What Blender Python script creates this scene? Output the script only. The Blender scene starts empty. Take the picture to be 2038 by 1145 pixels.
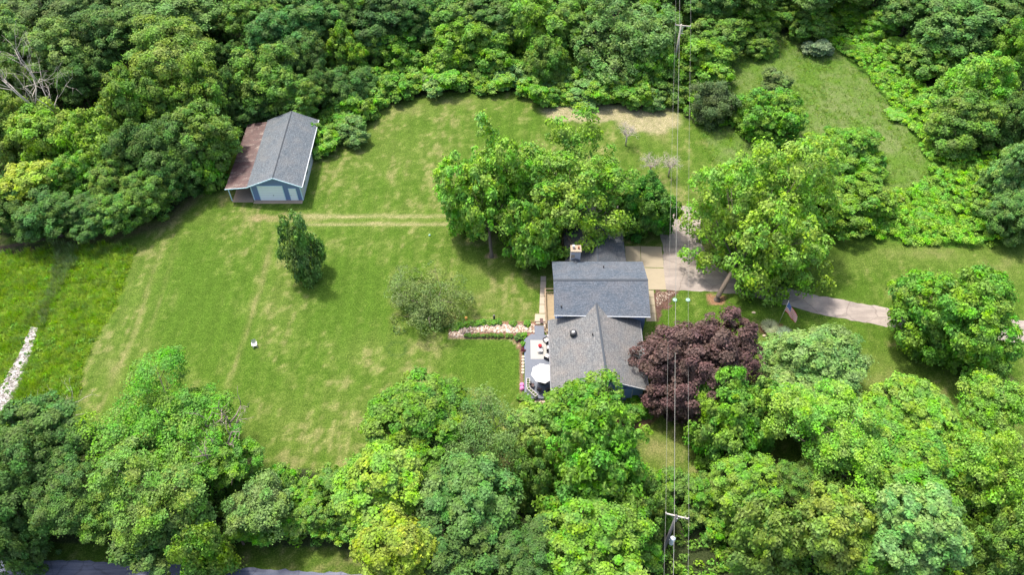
import bpy, math
import numpy as np
from mathutils import Vector
R = math.radians
sc = bpy.context.scene
# ------------------------------------------------------------------ camera, sky, sun, exposure
F, CX, CY, PW = 1585.0, 1019.0, 572.5, 2038.0
TILT, CAMH = R(50), 83.0
cd = bpy.data.cameras.new('camera'); cam = bpy.data.objects.new('camera', cd)
sc.collection.objects.link(cam); sc.camera = cam
cam.location = (0, 0, CAMH); cam.rotation_euler = (R(90) - TILT, 0, 0)
cd.sensor_fit = 'HORIZONTAL'; cd.sensor_width = 36.0; cd.lens = 36.0 * F / PW; cd.clip_end = 4000
SUN_EL, SUN_AZ = R(66), R(-40)          # azimuth from +Y, clockwise positive
w = bpy.data.worlds.new('World'); sc.world = w; w.use_nodes = True
nt = w.node_tree; bg = nt.nodes['Background']; sky = nt.nodes.new('ShaderNodeTexSky')
sky.sky_type = 'NISHITA'; sky.sun_disc = False; sky.sun_elevation = SUN_EL; sky.sun_rotation = SUN_AZ
sky.air_density = 1.3; sky.dust_density = 5.0
nt.links.new(sky.outputs[0], bg.inputs[0]); bg.inputs[1].default_value = 0.15
sl = bpy.data.lights.new('sun', 'SUN'); so = bpy.data.objects.new('sun', sl); sc.collection.objects.link(so)
sl.energy = 2.8; sl.angle = R(5.0); sl.color = (1.0, 0.94, 0.82)
sd = Vector((math.cos(SUN_EL) * math.sin(SUN_AZ), math.cos(SUN_EL) * math.cos(SUN_AZ), math.sin(SUN_EL)))
so.rotation_euler = sd.to_track_quat('Z', 'Y').to_euler()
sc.view_settings.view_transform = 'Standard'; sc.view_settings.look = 'None'
sc.view_settings.exposure = 1.2; sc.view_settings.gamma = 1.0
sc.cycles.max_bounces = 6; sc.cycles.diffuse_bounces = 3; sc.cycles.transmission_bounces = 4
sc.cycles.use_denoising = True

def G(px, py, z=0.0):                    # ground surveying: photo pixel -> world point at height z
    dx = (px - CX) / F; dy = -(py - CY) / F
    d = (dx, math.cos(TILT) + dy * math.sin(TILT), -math.sin(TILT) + dy * math.cos(TILT))
    t = (z - CAMH) / d[2]
    return Vector((d[0] * t, d[1] * t, z))
def P(x, y, z=0.0):                      # world -> photo pixel (arrays)
    c, s = math.cos(TILT), math.sin(TILT); zz = z - CAMH
    dep = y * c - zz * s; up = y * s + zz * c
    return CX + F * x / dep, CY - F * up / dep
def depth(v): return v.y * math.cos(TILT) - (v.z - CAMH) * math.sin(TILT)

# ------------------------------------------------------------------ numpy noise
def vnoise(x, y, seed=0):
    xi = np.floor(x).astype(np.int64); yi = np.floor(y).astype(np.int64); fx = x - xi; fy = y - yi
    def h(a, b):
        n = (a * 374761393 + b * 668265263 + seed * 974634777) & 0xffffffff
        n = ((n ^ (n >> 13)) * 1274126177) & 0xffffffff
        return ((n ^ (n >> 16)) & 0xffff) / 65535.0
    fx = fx * fx * (3 - 2 * fx); fy = fy * fy * (3 - 2 * fy)
    return (h(xi, yi) * (1 - fx) + h(xi + 1, yi) * fx) * (1 - fy) + (h(xi, yi + 1) * (1 - fx) + h(xi + 1, yi + 1) * fx) * fy
def fbm(x, y, seed=0, o=4):
    s = 0; a = .5; t = 0
    for k in range(o): s = s + a * vnoise(x * 2 ** k, y * 2 ** k, seed + k); t += a; a *= .55
    return s / t
def inpoly(x, y, poly):
    r = np.zeros(np.shape(x), bool); n = len(poly)
    for i in range(n):
        x0, y0 = poly[i]; x1, y1 = poly[(i + 1) % n]
        if y0 == y1: continue
        c = ((y0 > y) != (y1 > y)) & (x < (x1 - x0) * (y - y0) / (y1 - y0) + x0); r ^= c
    return r
def seg_dist(x, y, pts):
    d = np.full(np.shape(x), 1e9)
    for (x0, y0), (x1, y1) in zip(pts[:-1], pts[1:]):
        vx, vy = x1 - x0, y1 - y0; t = np.clip(((x - x0) * vx + (y - y0) * vy) / (vx * vx + vy * vy), 0, 1)
        d = np.minimum(d, np.hypot(x - x0 - t * vx, y - y0 - t * vy))
    return d
def sstep(a, b, x):
    t = np.clip((x - a) / (b - a), 0, 1); return t * t * (3 - 2 * t)

# ------------------------------------------------------------------ materials
def newmat(name):
    m = bpy.data.materials.new(name); m.use_nodes = True; t = m.node_tree
    return m, t, t.nodes['Principled BSDF']
def N(t, typ, **kw):
    n = t.nodes.new(typ)
    for k, v in kw.items(): setattr(n, k, v)
    return n
def noise(t, scale, detail=3, vec=None, rough=.6):
    n = N(t, 'ShaderNodeTexNoise'); n.inputs['Scale'].default_value = scale; n.inputs['Detail'].default_value = detail
    n.inputs['Roughness'].default_value = rough
    if vec: t.links.new(vec, n.inputs['Vector'])
    return n.outputs[0]
def ramp(t, src, stops):
    r = N(t, 'ShaderNodeValToRGB'); t.links.new(src, r.inputs[0]); e = r.color_ramp.elements
    while len(e) < len(stops): e.new(.5)
    for el, (p, c) in zip(e, stops): el.position = p; el.color = (*c, 1) if len(c) == 3 else c
    return r.outputs[0]
def mixc(t, a, b, fac, mode='MIX'):
    n = N(t, 'ShaderNodeMix', data_type='RGBA', blend_type=mode)
    for s, v in ((n.inputs[6], a), (n.inputs[7], b), (n.inputs[0], fac)):
        if isinstance(v, bpy.types.NodeSocket): t.links.new(v, s)
        elif isinstance(v, (tuple, list)): s.default_value = (*v, 1)
        else: s.default_value = v
    return n.outputs[2]
def bump(t, b, src, st, dist=.05):
    n = N(t, 'ShaderNodeBump'); n.inputs['Strength'].default_value = st; n.inputs['Distance'].default_value = dist
    t.links.new(src, n.inputs['Height']); t.links.new(n.outputs[0], b.inputs['Normal'])
def objco(t): return N(t, 'ShaderNodeTexCoord').outputs['Object']
def simple(name, col, rough=.7, var=.25, scale=6, metal=0, bmp=.2):
    m, t, b = newmat(name); v = objco(t)
    n = noise(t, scale, 5, v); c = mixc(t, tuple(x * (1 - var) for x in col), tuple(min(1, x * (1 + var)) for x in col), n)
    t.links.new(c, b.inputs['Base Color']); b.inputs['Roughness'].default_value = rough; b.inputs['Metallic'].default_value = metal
    if bmp: bump(t, b, n, bmp, .02)
    return m
def leafmat(name, trans=.31):
    m, t, b = newmat(name)
    oi = N(t, 'ShaderNodeObjectInfo'); a1 = N(t, 'ShaderNodeAttribute', attribute_name='leaf'); a2 = N(t, 'ShaderNodeAttribute', attribute_name='clump')
    v = objco(t); big = noise(t, .35, 2, v)
    hs = N(t, 'ShaderNodeHueSaturation'); t.links.new(oi.outputs['Color'], hs.inputs['Color'])
    mr = N(t, 'ShaderNodeMapRange'); t.links.new(a2.outputs['Fac'], mr.inputs[0]); mr.inputs[3].default_value = .470; mr.inputs[4].default_value = .520
    t.links.new(mr.outputs[0], hs.inputs['Hue'])
    hb = N(t, 'ShaderNodeMapRange'); t.links.new(noise(t, .7, 3, v), hb.inputs[0]); hb.inputs[1].default_value = .3; hb.inputs[2].default_value = .7; hb.inputs[3].default_value = .85; hb.inputs[4].default_value = 1.12; t.links.new(hb.outputs[0], hs.inputs['Saturation'])
    m1 = N(t, 'ShaderNodeMapRange'); t.links.new(a1.outputs['Fac'], m1.inputs[0]); m1.inputs[3].default_value = .6; m1.inputs[4].default_value = 1.45
    m2 = N(t, 'ShaderNodeMapRange'); t.links.new(big, m2.inputs[0]); m2.inputs[3].default_value = .6; m2.inputs[4].default_value = 1.4
    mm = N(t, 'ShaderNodeMath', operation='MULTIPLY'); t.links.new(m1.outputs[0], mm.inputs[0]); t.links.new(m2.outputs[0], mm.inputs[1])
    t.links.new(mm.outputs[0], hs.inputs['Value'])
    t.links.new(hs.outputs[0], b.inputs['Base Color']); b.inputs['Roughness'].default_value = .6
    b.inputs['Specular IOR Level'].default_value = .12
    tr = N(t, 'ShaderNodeBsdfTranslucent'); ty = mixc(t, hs.outputs[0], (1.3, 1.35, .6), 1.0, 'MULTIPLY'); t.links.new(ty, tr.inputs[0])
    mx = N(t, 'ShaderNodeMixShader'); mx.inputs[0].default_value = trans
    t.links.new(b.outputs[0], mx.inputs[1]); t.links.new(tr.outputs[0], mx.inputs[2])
    t.links.new(mx.outputs[0], t.nodes['Material Output'].inputs['Surface'])
    return m
def shingle(name, c0, c1, along='x'):
    m, t, b = newmat(name); v = objco(t)
    mp = N(t, 'ShaderNodeMapping'); t.links.new(v, mp.inputs[0]); mp.inputs['Scale'].default_value = (3.2, 7, 7) if along == 'x' else (7, 3.2, 7)
    wn = N(t, 'ShaderNodeTexVoronoi'); wn.inputs['Scale'].default_value = 1.0; t.links.new(mp.outputs[0], wn.inputs['Vector'])
    fn = noise(t, 6.5, 3, v, .8); bn = noise(t, .5, 3, v)
    c = mixc(t, c0, c1, wn.outputs['Color']); 
    c = mixc(t, c, (c1[0] * 1.15, c1[1], c1[2] * .9), ramp(t, bn, [(.4, (0, 0, 0)), (.7, (.6, .6, .6))]))
    c = mixc(t, c, ramp(t, fn, [(.32, (.5, .52, .55)), (.68, (1.5, 1.48, 1.45))]), 1.0, 'MULTIPLY')
    wv = N(t, 'ShaderNodeTexWave', wave_type='BANDS', bands_direction='Y' if along == 'x' else 'X', wave_profile='SAW'); wv.inputs['Scale'].default_value = 1.25
    wv.inputs['Distortion'].default_value = .4; t.links.new(v, wv.inputs['Vector'])
    c = mixc(t, c, ramp(t, wv.outputs[0], [(0, (.72, .72, .74)), (.25, (1, 1, 1))]), .8, 'MULTIPLY')
    t.links.new(c, b.inputs['Base Color']); b.inputs['Roughness'].default_value = .85
    bump(t, b, fn, .5, .02); return m
def planks(name, col, axis='Y', pitch=.15, var=.3, rough=.7, gap=.4):
    m, t, b = newmat(name); v = objco(t)
    wv = N(t, 'ShaderNodeTexWave', wave_type='BANDS', bands_direction=axis, wave_profile='SAW'); wv.inputs['Scale'].default_value = .314 / pitch / 1.0
    t.links.new(v, wv.inputs['Vector'])
    n = noise(t, 3, 4, v); c = mixc(t, tuple(x * (1 - var) for x in col), tuple(x * (1 + var) for x in col), n)
    c = mixc(t, c, ramp(t, wv.outputs[0], [(0, (gap, gap, gap)), (.14, (1, 1, 1))]), 1.0, 'MULTIPLY')
    t.links.new(c, b.inputs['Base Color']); b.inputs['Roughness'].default_value = rough; bump(t, b, wv.outputs[0], .4, .02); return m
M = {}
M['leaf'] = leafmat('foliage'); M['bark'] = simple('bark', (.12, .095, .075), .9, .4, 8); M['deadbark'] = simple('dead_bark', (.42, .37, .33), .9, .25, 5)
M['roof_x'] = shingle('shingles', (.035, .052, .075), (.085, .10, .125), 'x'); M['roof_y'] = shingle('shingles_wing', (.066, .072, .08), (.13, .132, .135), 'y')
M['roof_shaded'] = shingle('shingles_garage_shaded', (.025, .032, .042), (.055, .062, .075), 'y')  # garage shingles in a darker colour, with the tree shade painted in
M['roof_barn'] = shingle('shingles_barn', (.05, .065, .082), (.105, .122, .14), 'y')
M['siding'] = planks('blue_siding', (.16, .23, .42), 'Z', .2, .12, .6, .6); M['white'] = simple('white_paint', (.33, .35, .38), .5, .06)
M['trimblue'] = simple('pale_blue_trim', (.55, .72, .82), .5, .08); M['doorw'] = planks('door_panels', (.84, .88, .92), 'Z', .5, .05, .5, .7)
M['gutterg'] = simple('grey_gutter', (.13, .135, .15), .6)
M['greysiding'] = planks('grey_siding', (.5, .51, .55), 'Z', .2, .12, .6, .8); M['glass'] = simple('window_glass', (.03, .04, .05), .1, .3, 3, 0, 0)
M['ridge'] = simple('ridge_cap', (.04, .048, .06), .85, .3, 9); M['dark'] = simple('dark_metal', (.03, .03, .035), .5, .3, 8)
M['conc'] = simple('concrete', (.26, .22, .155), .85, .12, 1.5); M['conc2'] = simple('pale_concrete', (.32, .27, .21), .85, .12, 2)
M['deckblue'] = planks('blue_grey_boards', (.085, .10, .135), 'Y', .15, .2, .6, .6); M['tanwood'] = planks('tan_boards', (.24, .18, .10), 'Y', .15, .25, .7, .5)
M['tan'] = simple('tan_timber', (.3, .22, .14), .8, .25, 6); M['rug'] = simple('rug_weave', (.29, .285, .27), .95, .12, 12)
M['cloth'] = simple('white_canvas', (.5, .49, .49), .8, .04, 4); M['cushion'] = simple('white_cushion', (.45, .43, .42), .9, .06)
M['mat'] = simple('doormat', (.09, .055, .055), .95, .2); M['rock'] = None
M['pole'] = simple('weathered_pole', (.4, .36, .32), .85, .3, 5); M['poledk'] = simple('dark_pole', (.10, .095, .1), .8, .3, 5)
M['wire'] = simple('aluminium_wire', (.16, .16, .15), .6, .05, 3, 0, 0); M['can'] = simple('transformer_paint', (.55, .62, .68), .5, .08)
M['brick'] = simple('chimney_stone', (.34, .335, .36), .9, .2, 4); M['cap'] = simple('chimney_cap_mortar', (.30, .23, .17), .9, .25, 4)
M['terra'] = simple('terracotta', (.32, .12, .06), .8, .2); M['red'] = simple('red_petals', (.5, .02, .03), .6, .3, 10); M['pink'] = simple('pink_petals', (.7, .25, .5), .6, .3, 10)
M['lid'] = simple('pale_green_lid', (.20, .36, .29), .5, .08); M['stone'] = simple('round_paver', (.40, .32, .24), .9, .15, 5); M['orange'] = simple('orange_glaze', (.75, .38, .1), .5, .2)
M['snag'] = simple('snag_bark', (.21, .17, .14), .9, .3, 5)
M['steel'] = simple('steel', (.5, .5, .5), .4, .1, 5, .6)
M['log'] = simple('cut_log', (.5, .38, .15), .9, .2, 5)
def colvar(name, stops, scale, rough=.9):        # rocks: colour per stone
    m, t, b = newmat(name); a = N(t, 'ShaderNodeAttribute', attribute_name='clump'); c = ramp(t, a.outputs['Fac'], stops)
    n = noise(t, scale, 4, objco(t)); c = mixc(t, c, ramp(t, n, [(.3, (.75, .75, .75)), (.7, (1.15, 1.15, 1.15))]), 1.0, 'MULTIPLY')
    t.links.new(c, b.inputs['Base Color']); b.inputs['Roughness'].default_value = rough; return m
M['rock'] = colvar('river_rock', [(0, (.16, .10, .07)), (.3, (.28, .20, .15)), (.6, (.38, .30, .23)), (1, (.6, .52, .45))], 6)
M['pale_rock'] = colvar('pale_rock', [(0, (.14, .12, .10)), (.4, (.28, .26, .25)), (1, (.5, .47, .46))], 6)

# ------------------------------------------------------------------ objects
col = sc.collection
def tag(o, label=None, cat=None, group=None, kind=None):
    if label: o['label'] = label
    if cat: o['category'] = cat
    if group: o['group'] = group
    if kind: o['kind'] = kind
    return o
def root(name, loc, label, cat, group=None, rz=0):
    o = bpy.data.objects.new(name, None); col.objects.link(o); o.location = loc; o.rotation_euler.z = rz; o.empty_display_size = .3
    return tag(o, label, cat, group)
class MB:
    def __init__(s): s.v = []; s.f = []
    def add(s, vs, fs): n = len(s.v); s.v += [tuple(a) for a in vs]; s.f += [[i + n for i in f] for f in fs]; return s
    def box(s, x0, x1, y0, y1, z0, z1):
        return s.add([(x0, y0, z0), (x1, y0, z0), (x1, y1, z0), (x0, y1, z0), (x0, y0, z1), (x1, y0, z1), (x1, y1, z1), (x0, y1, z1)],
                     [(0, 3, 2, 1), (4, 5, 6, 7), (0, 1, 5, 4), (1, 2, 6, 5), (2, 3, 7, 6), (3, 0, 4, 7)])
    def obox(s, c, size, rz=0):
        cx, cy, cz = c; a, b, h = size[0] / 2, size[1] / 2, size[2]; co, si = math.cos(rz), math.sin(rz)
        vs = [(cx + x * co - y * si, cy + x * si + y * co, cz + z) for z in (0, h) for x, y in ((-a, -b), (a, -b), (a, b), (-a, b))]
        return s.add(vs, [(0, 3, 2, 1), (4, 5, 6, 7), (0, 1, 5, 4), (1, 2, 6, 5), (2, 3, 7, 6), (3, 0, 4, 7)])
    def slab(s, pts, th):                       # polygon extruded straight down
        n = len(pts); vs = list(pts) + [(p[0], p[1], p[2] - th) for p in pts]
        return s.add(vs, [list(range(n)), list(range(2 * n - 1, n - 1, -1))] + [[i, i + n, (i + 1) % n + n, (i + 1) % n] for i in range(n)])
    def tube(s, pts, rad, seg=8):
        pts = [Vector(p) for p in pts]; rad = rad if isinstance(rad, (list, tuple)) else [rad] * len(pts)
        vs = []; 
        for i, p in enumerate(pts):
            d = (pts[min(i + 1, len(pts) - 1)] - pts[max(i - 1, 0)]).normalized()
            a = d.cross(Vector((0, 0, 1)) if abs(d.z) < .9 else Vector((1, 0, 0))).normalized(); b = d.cross(a)
            for k in range(seg):
                q = 2 * math.pi * k / seg; vs.append(p + (a * math.cos(q) + b * math.sin(q)) * rad[i])
        n = len(pts); fs = [[i * seg + k, i * seg + (k + 1) % seg, (i + 1) * seg + (k + 1) % seg, (i + 1) * seg + k] for i in range(n - 1) for k in range(seg)]
        fs += [list(range(seg - 1, -1, -1)), list(range((n - 1) * seg, n * seg))]
        return s.add(vs, fs)
    def lathe(s, c, prof, seg=16):
        vs = []; 
        for r, z in prof:
            for k in range(seg): q = 2 * math.pi * k / seg; vs.append((c[0] + r * math.cos(q), c[1] + r * math.sin(q), c[2] + z))
        n = len(prof); fs = [[i * seg + k, i * seg + (k + 1) % seg, (i + 1) * seg + (k + 1) % seg, (i + 1) * seg + k] for i in range(n - 1) for k in range(seg)]
        fs += [list(range(seg - 1, -1, -1)), list(range((n - 1) * seg, n * seg))]
        return s.add(vs, fs)
    def build(s, name, mat, parent=None, smooth=False, origin=None):
        o0 = Vector(origin) if origin is not None else (parent_loc(parent) if parent else Vector())
        me = bpy.data.meshes.new(name); me.from_pydata([tuple(Vector(v) - o0) for v in s.v], [], s.f); me.update()
        me.materials.append(mat)
        if smooth: me.shade_smooth()
        o = bpy.data.objects.new(name, me); col.objects.link(o)
        if parent: o.parent = parent
        elif origin is not None: o.location = o0
        return o
def parent_loc(p):
    v = Vector(p.location)
    while p.parent: p = p.parent; v = v + Vector(p.location)
    return v
def quads(name, V, mat, leaf=None, clump=None, nv=4):      # V: (n, nv, 3)
    n = V.shape[0]; me = bpy.data.meshes.new(name)
    me.vertices.add(n * nv); me.vertices.foreach_set('co', V.reshape(-1).astype(np.float32))
    me.loops.add(n * nv); me.loops.foreach_set('vertex_index', np.arange(n * nv, dtype=np.int32))
    me.polygons.add(n); me.polygons.foreach_set('loop_start', np.arange(0, n * nv, nv, dtype=np.int32))
    me.update(calc_edges=True); me.materials.append(mat)
    for nm, a in (('leaf', leaf), ('clump', clump)):
        if a is not None:
            at = me.attributes.new(nm, 'FLOAT', 'POINT'); at.data.foreach_set('value', np.repeat(a, nv).astype(np.float32))
    return me
def nrm(a): return a / (np.linalg.norm(a, axis=1, keepdims=True) + 1e-9)
def leaves(pos, nor, size, rng, elong=1.5, fold=.12):
    n = len(pos); nor = nrm(nor); r = rng.normal(size=(n, 3)); u = nrm(np.cross(nor, r)); v = np.cross(nor, u)
    s = size[:, None] if np.ndim(size) else size
    a = u * s * .5 * elong; b = v * s * .5
    return np.stack([pos - a, pos - b + nor * s * fold, pos + a, pos + b + nor * s * fold], 1)
def rdir(rng, n):
    d = rng.normal(size=(n, 3)); return nrm(d)

# ------------------------------------------------------------------ tree crowns
# kind: lobes, clump radius (m), leaves per clump, leaf size, clump flatness, normal jitter, coverage, interior
KIND = dict(
    oak=dict(nl=17, cr=.78, npc=112, ls=0.227, flat=.66, jit=.48, cov=1.15, lobe=(.26, .44), inner=.3),
    maple=dict(nl=30, cr=.6, npc=56, ls=0.260, flat=.75, jit=.62, cov=.92, lobe=(.16, .32), inner=.22),
    fine=dict(nl=16, cr=.8, npc=126, ls=0.176, flat=.65, jit=.75, cov=1.05, lobe=(.22, .40), inner=.35),
    dense=dict(nl=18, cr=.62, npc=81, ls=0.218, flat=.65, jit=.52, cov=1.4, lobe=(.30, .46), inner=.55),
    sparse=dict(nl=9, cr=.8, npc=84, ls=0.160, flat=.6, jit=1.0, cov=.6, lobe=(.26, .42), inner=.3),
    bush=dict(nl=7, cr=.6, npc=84, ls=0.202, flat=.6, jit=.7, cov=1.2, lobe=(.36, .55), inner=.2))
def crown_mesh(kind, Rn, seed, asp=.8):
    k = KIND[kind]; rng = np.random.default_rng(seed); nl = k['nl']
    # lobes spread over the upper part of an ellipsoid
    ph0, ph1 = rng.random(2) * 6.28; L = []; i = 0; ga = math.pi * (3 - 5 ** .5)
    for i in range(nl):
        zc = .97 - 1.75 * (i + .5) / nl + rng.normal() * .06; a = i * ga + rng.normal() * .6; rr = math.sqrt(max(0, 1 - zc * zc))
        d = np.array([rr * math.cos(a), rr * math.sin(a), zc]) * rng.uniform(.52, .86) * (1 + .08 * math.cos(a * 2 + ph0) + .07 * math.cos(a * 3 + ph1))
        L.append((d, rng.uniform(k['lobe'][0] * .75, k['lobe'][1])))
    L.append((np.array([0, 0, 0.]), .5))
    sc3 = np.array([Rn, Rn, Rn * asp]); cr = k['cr'] * (.6 + .4 * Rn / 5)
    C = []; CN = []
    for d, r in L:
        area = 4 * math.pi * (r * Rn) ** 2 * .62; n = max(4, int(k['cov'] * area / (math.pi * cr * cr * .62)))
        q = rdir(rng, n * 2); q = q[(q[:, 2] > -.7)][:n]; p = d + q * r * (rng.uniform(.8, 1.06, (len(q), 1)) + .35 * (rng.random((len(q), 1)) < .12) * rng.random((len(q), 1)))
        ok = np.ones(len(p), bool)
        for d2, r2 in L: ok &= ~(np.linalg.norm(p - d2, axis=1) < r2 * .78)
        C.append(p[ok]); CN.append(q[ok])
    ni = int(len(np.concatenate(C)) * k['inner']); q = rdir(rng, ni); C.append(q * rng.uniform(.15, .62, (ni, 1))); CN.append(q * .5 + [0, 0, .5])
    C = np.concatenate(C) * sc3; CN = nrm(np.concatenate(CN)); nc = len(C)
    cs = cr * rng.uniform(.45, 1.45, nc); cnt = (k['npc'] * (cs / cr) ** 2 * rng.uniform(.8, 1.2, nc)).astype(int) + 6
    idx = np.repeat(np.arange(nc), cnt); n = len(idx)
    d = rdir(rng, n); d[:, 2] = np.where(d[:, 2] < -.25, -d[:, 2], d[:, 2]); d = nrm(d + CN[idx] * .45)
    rad = cs[idx] * rng.uniform(.55, 1.0, n) ** .6 * (1 + .55 * (rng.random(n) < .16) * rng.random(n))
    off = d * rad[:, None]; off[:, 2] *= k['flat']
    pos = C[idx] + off
    nor = d + np.array([0, 0, .45]) + CN[idx] * .3 + rng.normal(size=(n, 3)) * k['jit']
    lo, hi = np.percentile(pos, [1.3, 98.7], axis=0); mid = (lo + hi) / 2; fac = 2 * sc3 / (hi - lo)
    pos = (pos - mid) * fac; L = [((d_ - mid / sc3) * fac, r_ * fac[0]) for d_, r_ in L]
    V = leaves(pos, nor, k['ls'] * rng.uniform(.65, 1.3, n), rng)
    me = quads('crown', V, M['leaf'], rng.random(n), np.repeat(rng.random(nc), cnt)); return me, L, sc3
def trunk_mesh(H, L, sc3, Rn, seed, lean=(0, 0), mat='bark'):
    rng = np.random.default_rng(seed); mb = MB(); zc = H; r0 = .026 * Rn + .08
    base = Vector((-lean[0], -lean[1], 0)); fork = Vector((-lean[0] * .72, -lean[1] * .72, max(.36 * zc, zc - Rn * .7)))
    kn = base.lerp(fork, .35); kn.z = fork.z * .5
    mb.tube([base + Vector((0, 0, -.4)), base + Vector((0, 0, .15)), base + Vector((0, 0, .7)), kn, fork], [r0 * 1.7, r0 * 1.4, r0 * 1.05, r0, r0 * .85], 10)
    mb.tube([fork, fork + Vector((lean[0] * .3, lean[1] * .3, (zc - fork.z) * .6)), Vector((0, 0, zc + sc3[2] * .55))], [r0 * .8, r0 * .55, r0 * .12], 6)
    for d, r in L[:-1]:
        tgt = Vector((d * sc3 * 1.05).tolist()) + Vector((0, 0, zc)); st = fork.lerp(Vector((0, 0, zc)), rng.uniform(0, .5))
        mid = st.lerp(tgt, .5) + Vector((rng.normal() * .3, rng.normal() * .3, -.12 * Rn))
        mb.tube([st, mid, tgt], [r0 * .42, r0 * .26, r0 * .07], 5)
        for _ in range(3):
            e = tgt + Vector((rdir(rng, 1)[0] * r * sc3 * .9).tolist()); mb.tube([mid.lerp(tgt, rng.uniform(.3, .9)), e], [r0 * .13, r0 * .03], 4)
    me = bpy.data.meshes.new('trunk'); me.from_pydata([tuple(v) for v in mb.v], [], mb.f); me.update(); me.materials.append(M[mat]); me.shade_smooth(); return me
COL = dict(mid=(.145, .27, .05), bright=(.19, .37, .05), lime=(.20, .36, .045), yellow=(.25, .37, .045), dark=(.09, .185, .045), blue=(.12, .235, .06),
           pale=(.175, .32, .095), purple=(.125, .078, .078), olive=(.14, .205, .065), gold=(.185, .30, .055), green=(.13, .29, .035), grey=(.155, .26, .075), vine=(.17, .35, .045))
cache = {}
SEED = [100]
def tree(px, py, wpx, hpx, Ht, kind, color, label, group=None, hero=False, base=None, name='tree', cat='tree', dens=None):
    """px,py crown centre, wpx,hpx crown size, Ht total height in metres"""
    c = Ht * .4; 
    for _ in range(4):
        zc = max(Ht - c, c * .85); g = G(px, py, zc); dp = depth(g); a = wpx / 2 * dp / F
        th = math.atan2(CAMH - zc, g.y); hm = hpx / 2 * dp / F
        c2 = hm * hm - (a * math.sin(th)) ** 2; c = math.sqrt(c2) / math.cos(th) if c2 > 0 else 0
        c = min(max(c, .55 * a), Ht * .5, 2.2 * a)
    SEED[0] += 1; s = SEED[0]
    rng = np.random.default_rng(s)
    if hero: key = ('h', s); Rn = a
    else: key = (kind, s % (4 if kind in ('oak', 'fine') else 3)); Rn = {'oak': 5.0, 'maple': 4.5, 'fine': 4.8, 'dense': 3.6, 'sparse': 3.4, 'bush': 2.0}[kind]
    if key not in cache:
        asp = .85; me, L, sc3 = crown_mesh(kind, Rn, 1000 + (s if hero else hash(key[1]) * 17 + len(kind)), asp)
        lean = (0, 0)
        if base: b = G(*base); lean = (g.x - b.x, g.y - b.y)
        tm = trunk_mesh(max(zc, Rn * .9) if hero else Rn * 1.6, L, sc3, Rn, s, lean)
        cache[key] = (me, tm, asp, max(zc, Rn * .9) if hero else Rn * 1.6)
    me, tm, asp, zc0 = cache[key]
    r = root(name, (g.x, g.y, 0), label, cat, group)
    rz = 0 if hero else rng.uniform(0, 6.28)
    co = bpy.data.objects.new('crown', me); col.objects.link(co); co.parent = r
    co.location = (0, 0, zc); co.scale = (a / Rn, a / Rn, c / (Rn * asp)); co.rotation_euler.z = rz
    base_c = COL[color] if isinstance(color, str) else color; j = rng.uniform(.88, 1.14)
    co.color = (base_c[0] * j * .84 * rng.uniform(.93, 1.07), base_c[1] * j * .87, base_c[2] * j * .8, 1)
    to = bpy.data.objects.new('trunk', tm); col.objects.link(to); to.parent = r
    to.scale = (a / Rn, a / Rn, zc / zc0); to.rotation_euler.z = rz
    return r
# ------------------------------------------------------------------ ground
def blob(X, Y, lst):
    s = np.zeros_like(X)
    for x, y, rx, ry, a in lst: s = np.maximum(s, a * np.exp(-(((X - x) / rx) ** 2 + ((Y - y) / ry) ** 2)))
    return s
LAWN = [(95, 860), (150, 800), (165, 740), (190, 680), (235, 600), (262, 530), (272, 492), (120, 480), (0, 492), (-60, 500), (-60, 470), (200, 465), (330, 430), (400, 380), (455, 250), (640, 292), (690, 262), (740, 222), (800, 196), (900, 182), (1040, 180), (1085, 213), (1200, 208), (1340, 210), (1390, 255), (1480, 420), (1680, 465), (1820, 492), (1950, 492), (2120, 470), (2120, 960), (1900, 900), (1700, 930), (1300, 948), (1050, 935), (520, 935), (250, 900)]
MEADOW = [(272, 490), (262, 530), (235, 600), (190, 680), (165, 740), (150, 800), (95, 860), (-120, 900), (-120, 510), (0, 505), (120, 487)]
GLADE = [(1380, 235), (1400, 300), (1440, 420), (1540, 460), (1600, 450), (1640, 380), (1790, 400), (1820, 330), (1770, 240), (1700, 160), (1640, 110), (1580, 68), (1465, 95), (1430, 160)]
XX = [(1465, 95), (1580, 68), (1640, 110), (1700, 160), (1770, 240), (1820, 330), (1790, 400), (1640, 380), (1590, 330), (1470, 270), (1430, 160)]
SLOPE = [(1580, 60), (1640, 110), (1700, 160), (1770, 240), (1800, 330), (1680, 400), (1600, 440), (1680, 465), (1820, 492), (1950, 492), (2120, 470), (2120, 300), (1900, 300), (1820, 120), (1720, 20), (1580, -20)]
VERGE = [(-300, 1075), (330, 1085), (560, 1088), (760, 1100), (760, 1400), (-300, 1400)]
xs = np.concatenate([[-2500, -900, -400, -220, -150], np.arange(-116, 116.1, .4), [150, 220, 400, 900, 2500]])
ys = np.concatenate([[-2500, -900, -300, -100, -30, 5], np.arange(16, 172, .4), [200, 260, 400, 900, 2500]])
gx, gy = np.meshgrid(xs, ys); X, Y = gx.ravel(), gy.ravel()
Ys = np.clip(Y, 8, 400); PX, PY = P(X, Ys)
jx = (fbm(X * .8, Y * .8, 5) - .5); jy = (fbm(X * .8, Y * .8, 9) - .5)
QX, QY = PX + jx * 16, PY + jy * 16
A = lambda *c: np.array(c)[None, :]
GL2 = [(1455, 95), (1500, 75), (1580, 62), (1660, 95), (1725, 155), (1785, 230), (1835, 300), (1850, 350), (1800, 385), (1740, 385), (1700, 390), (1640, 380), (1600, 450), (1540, 460), (1440, 420), (1400, 300), (1380, 235), (1430, 160)]
GLADE[:] = GL2
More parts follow.
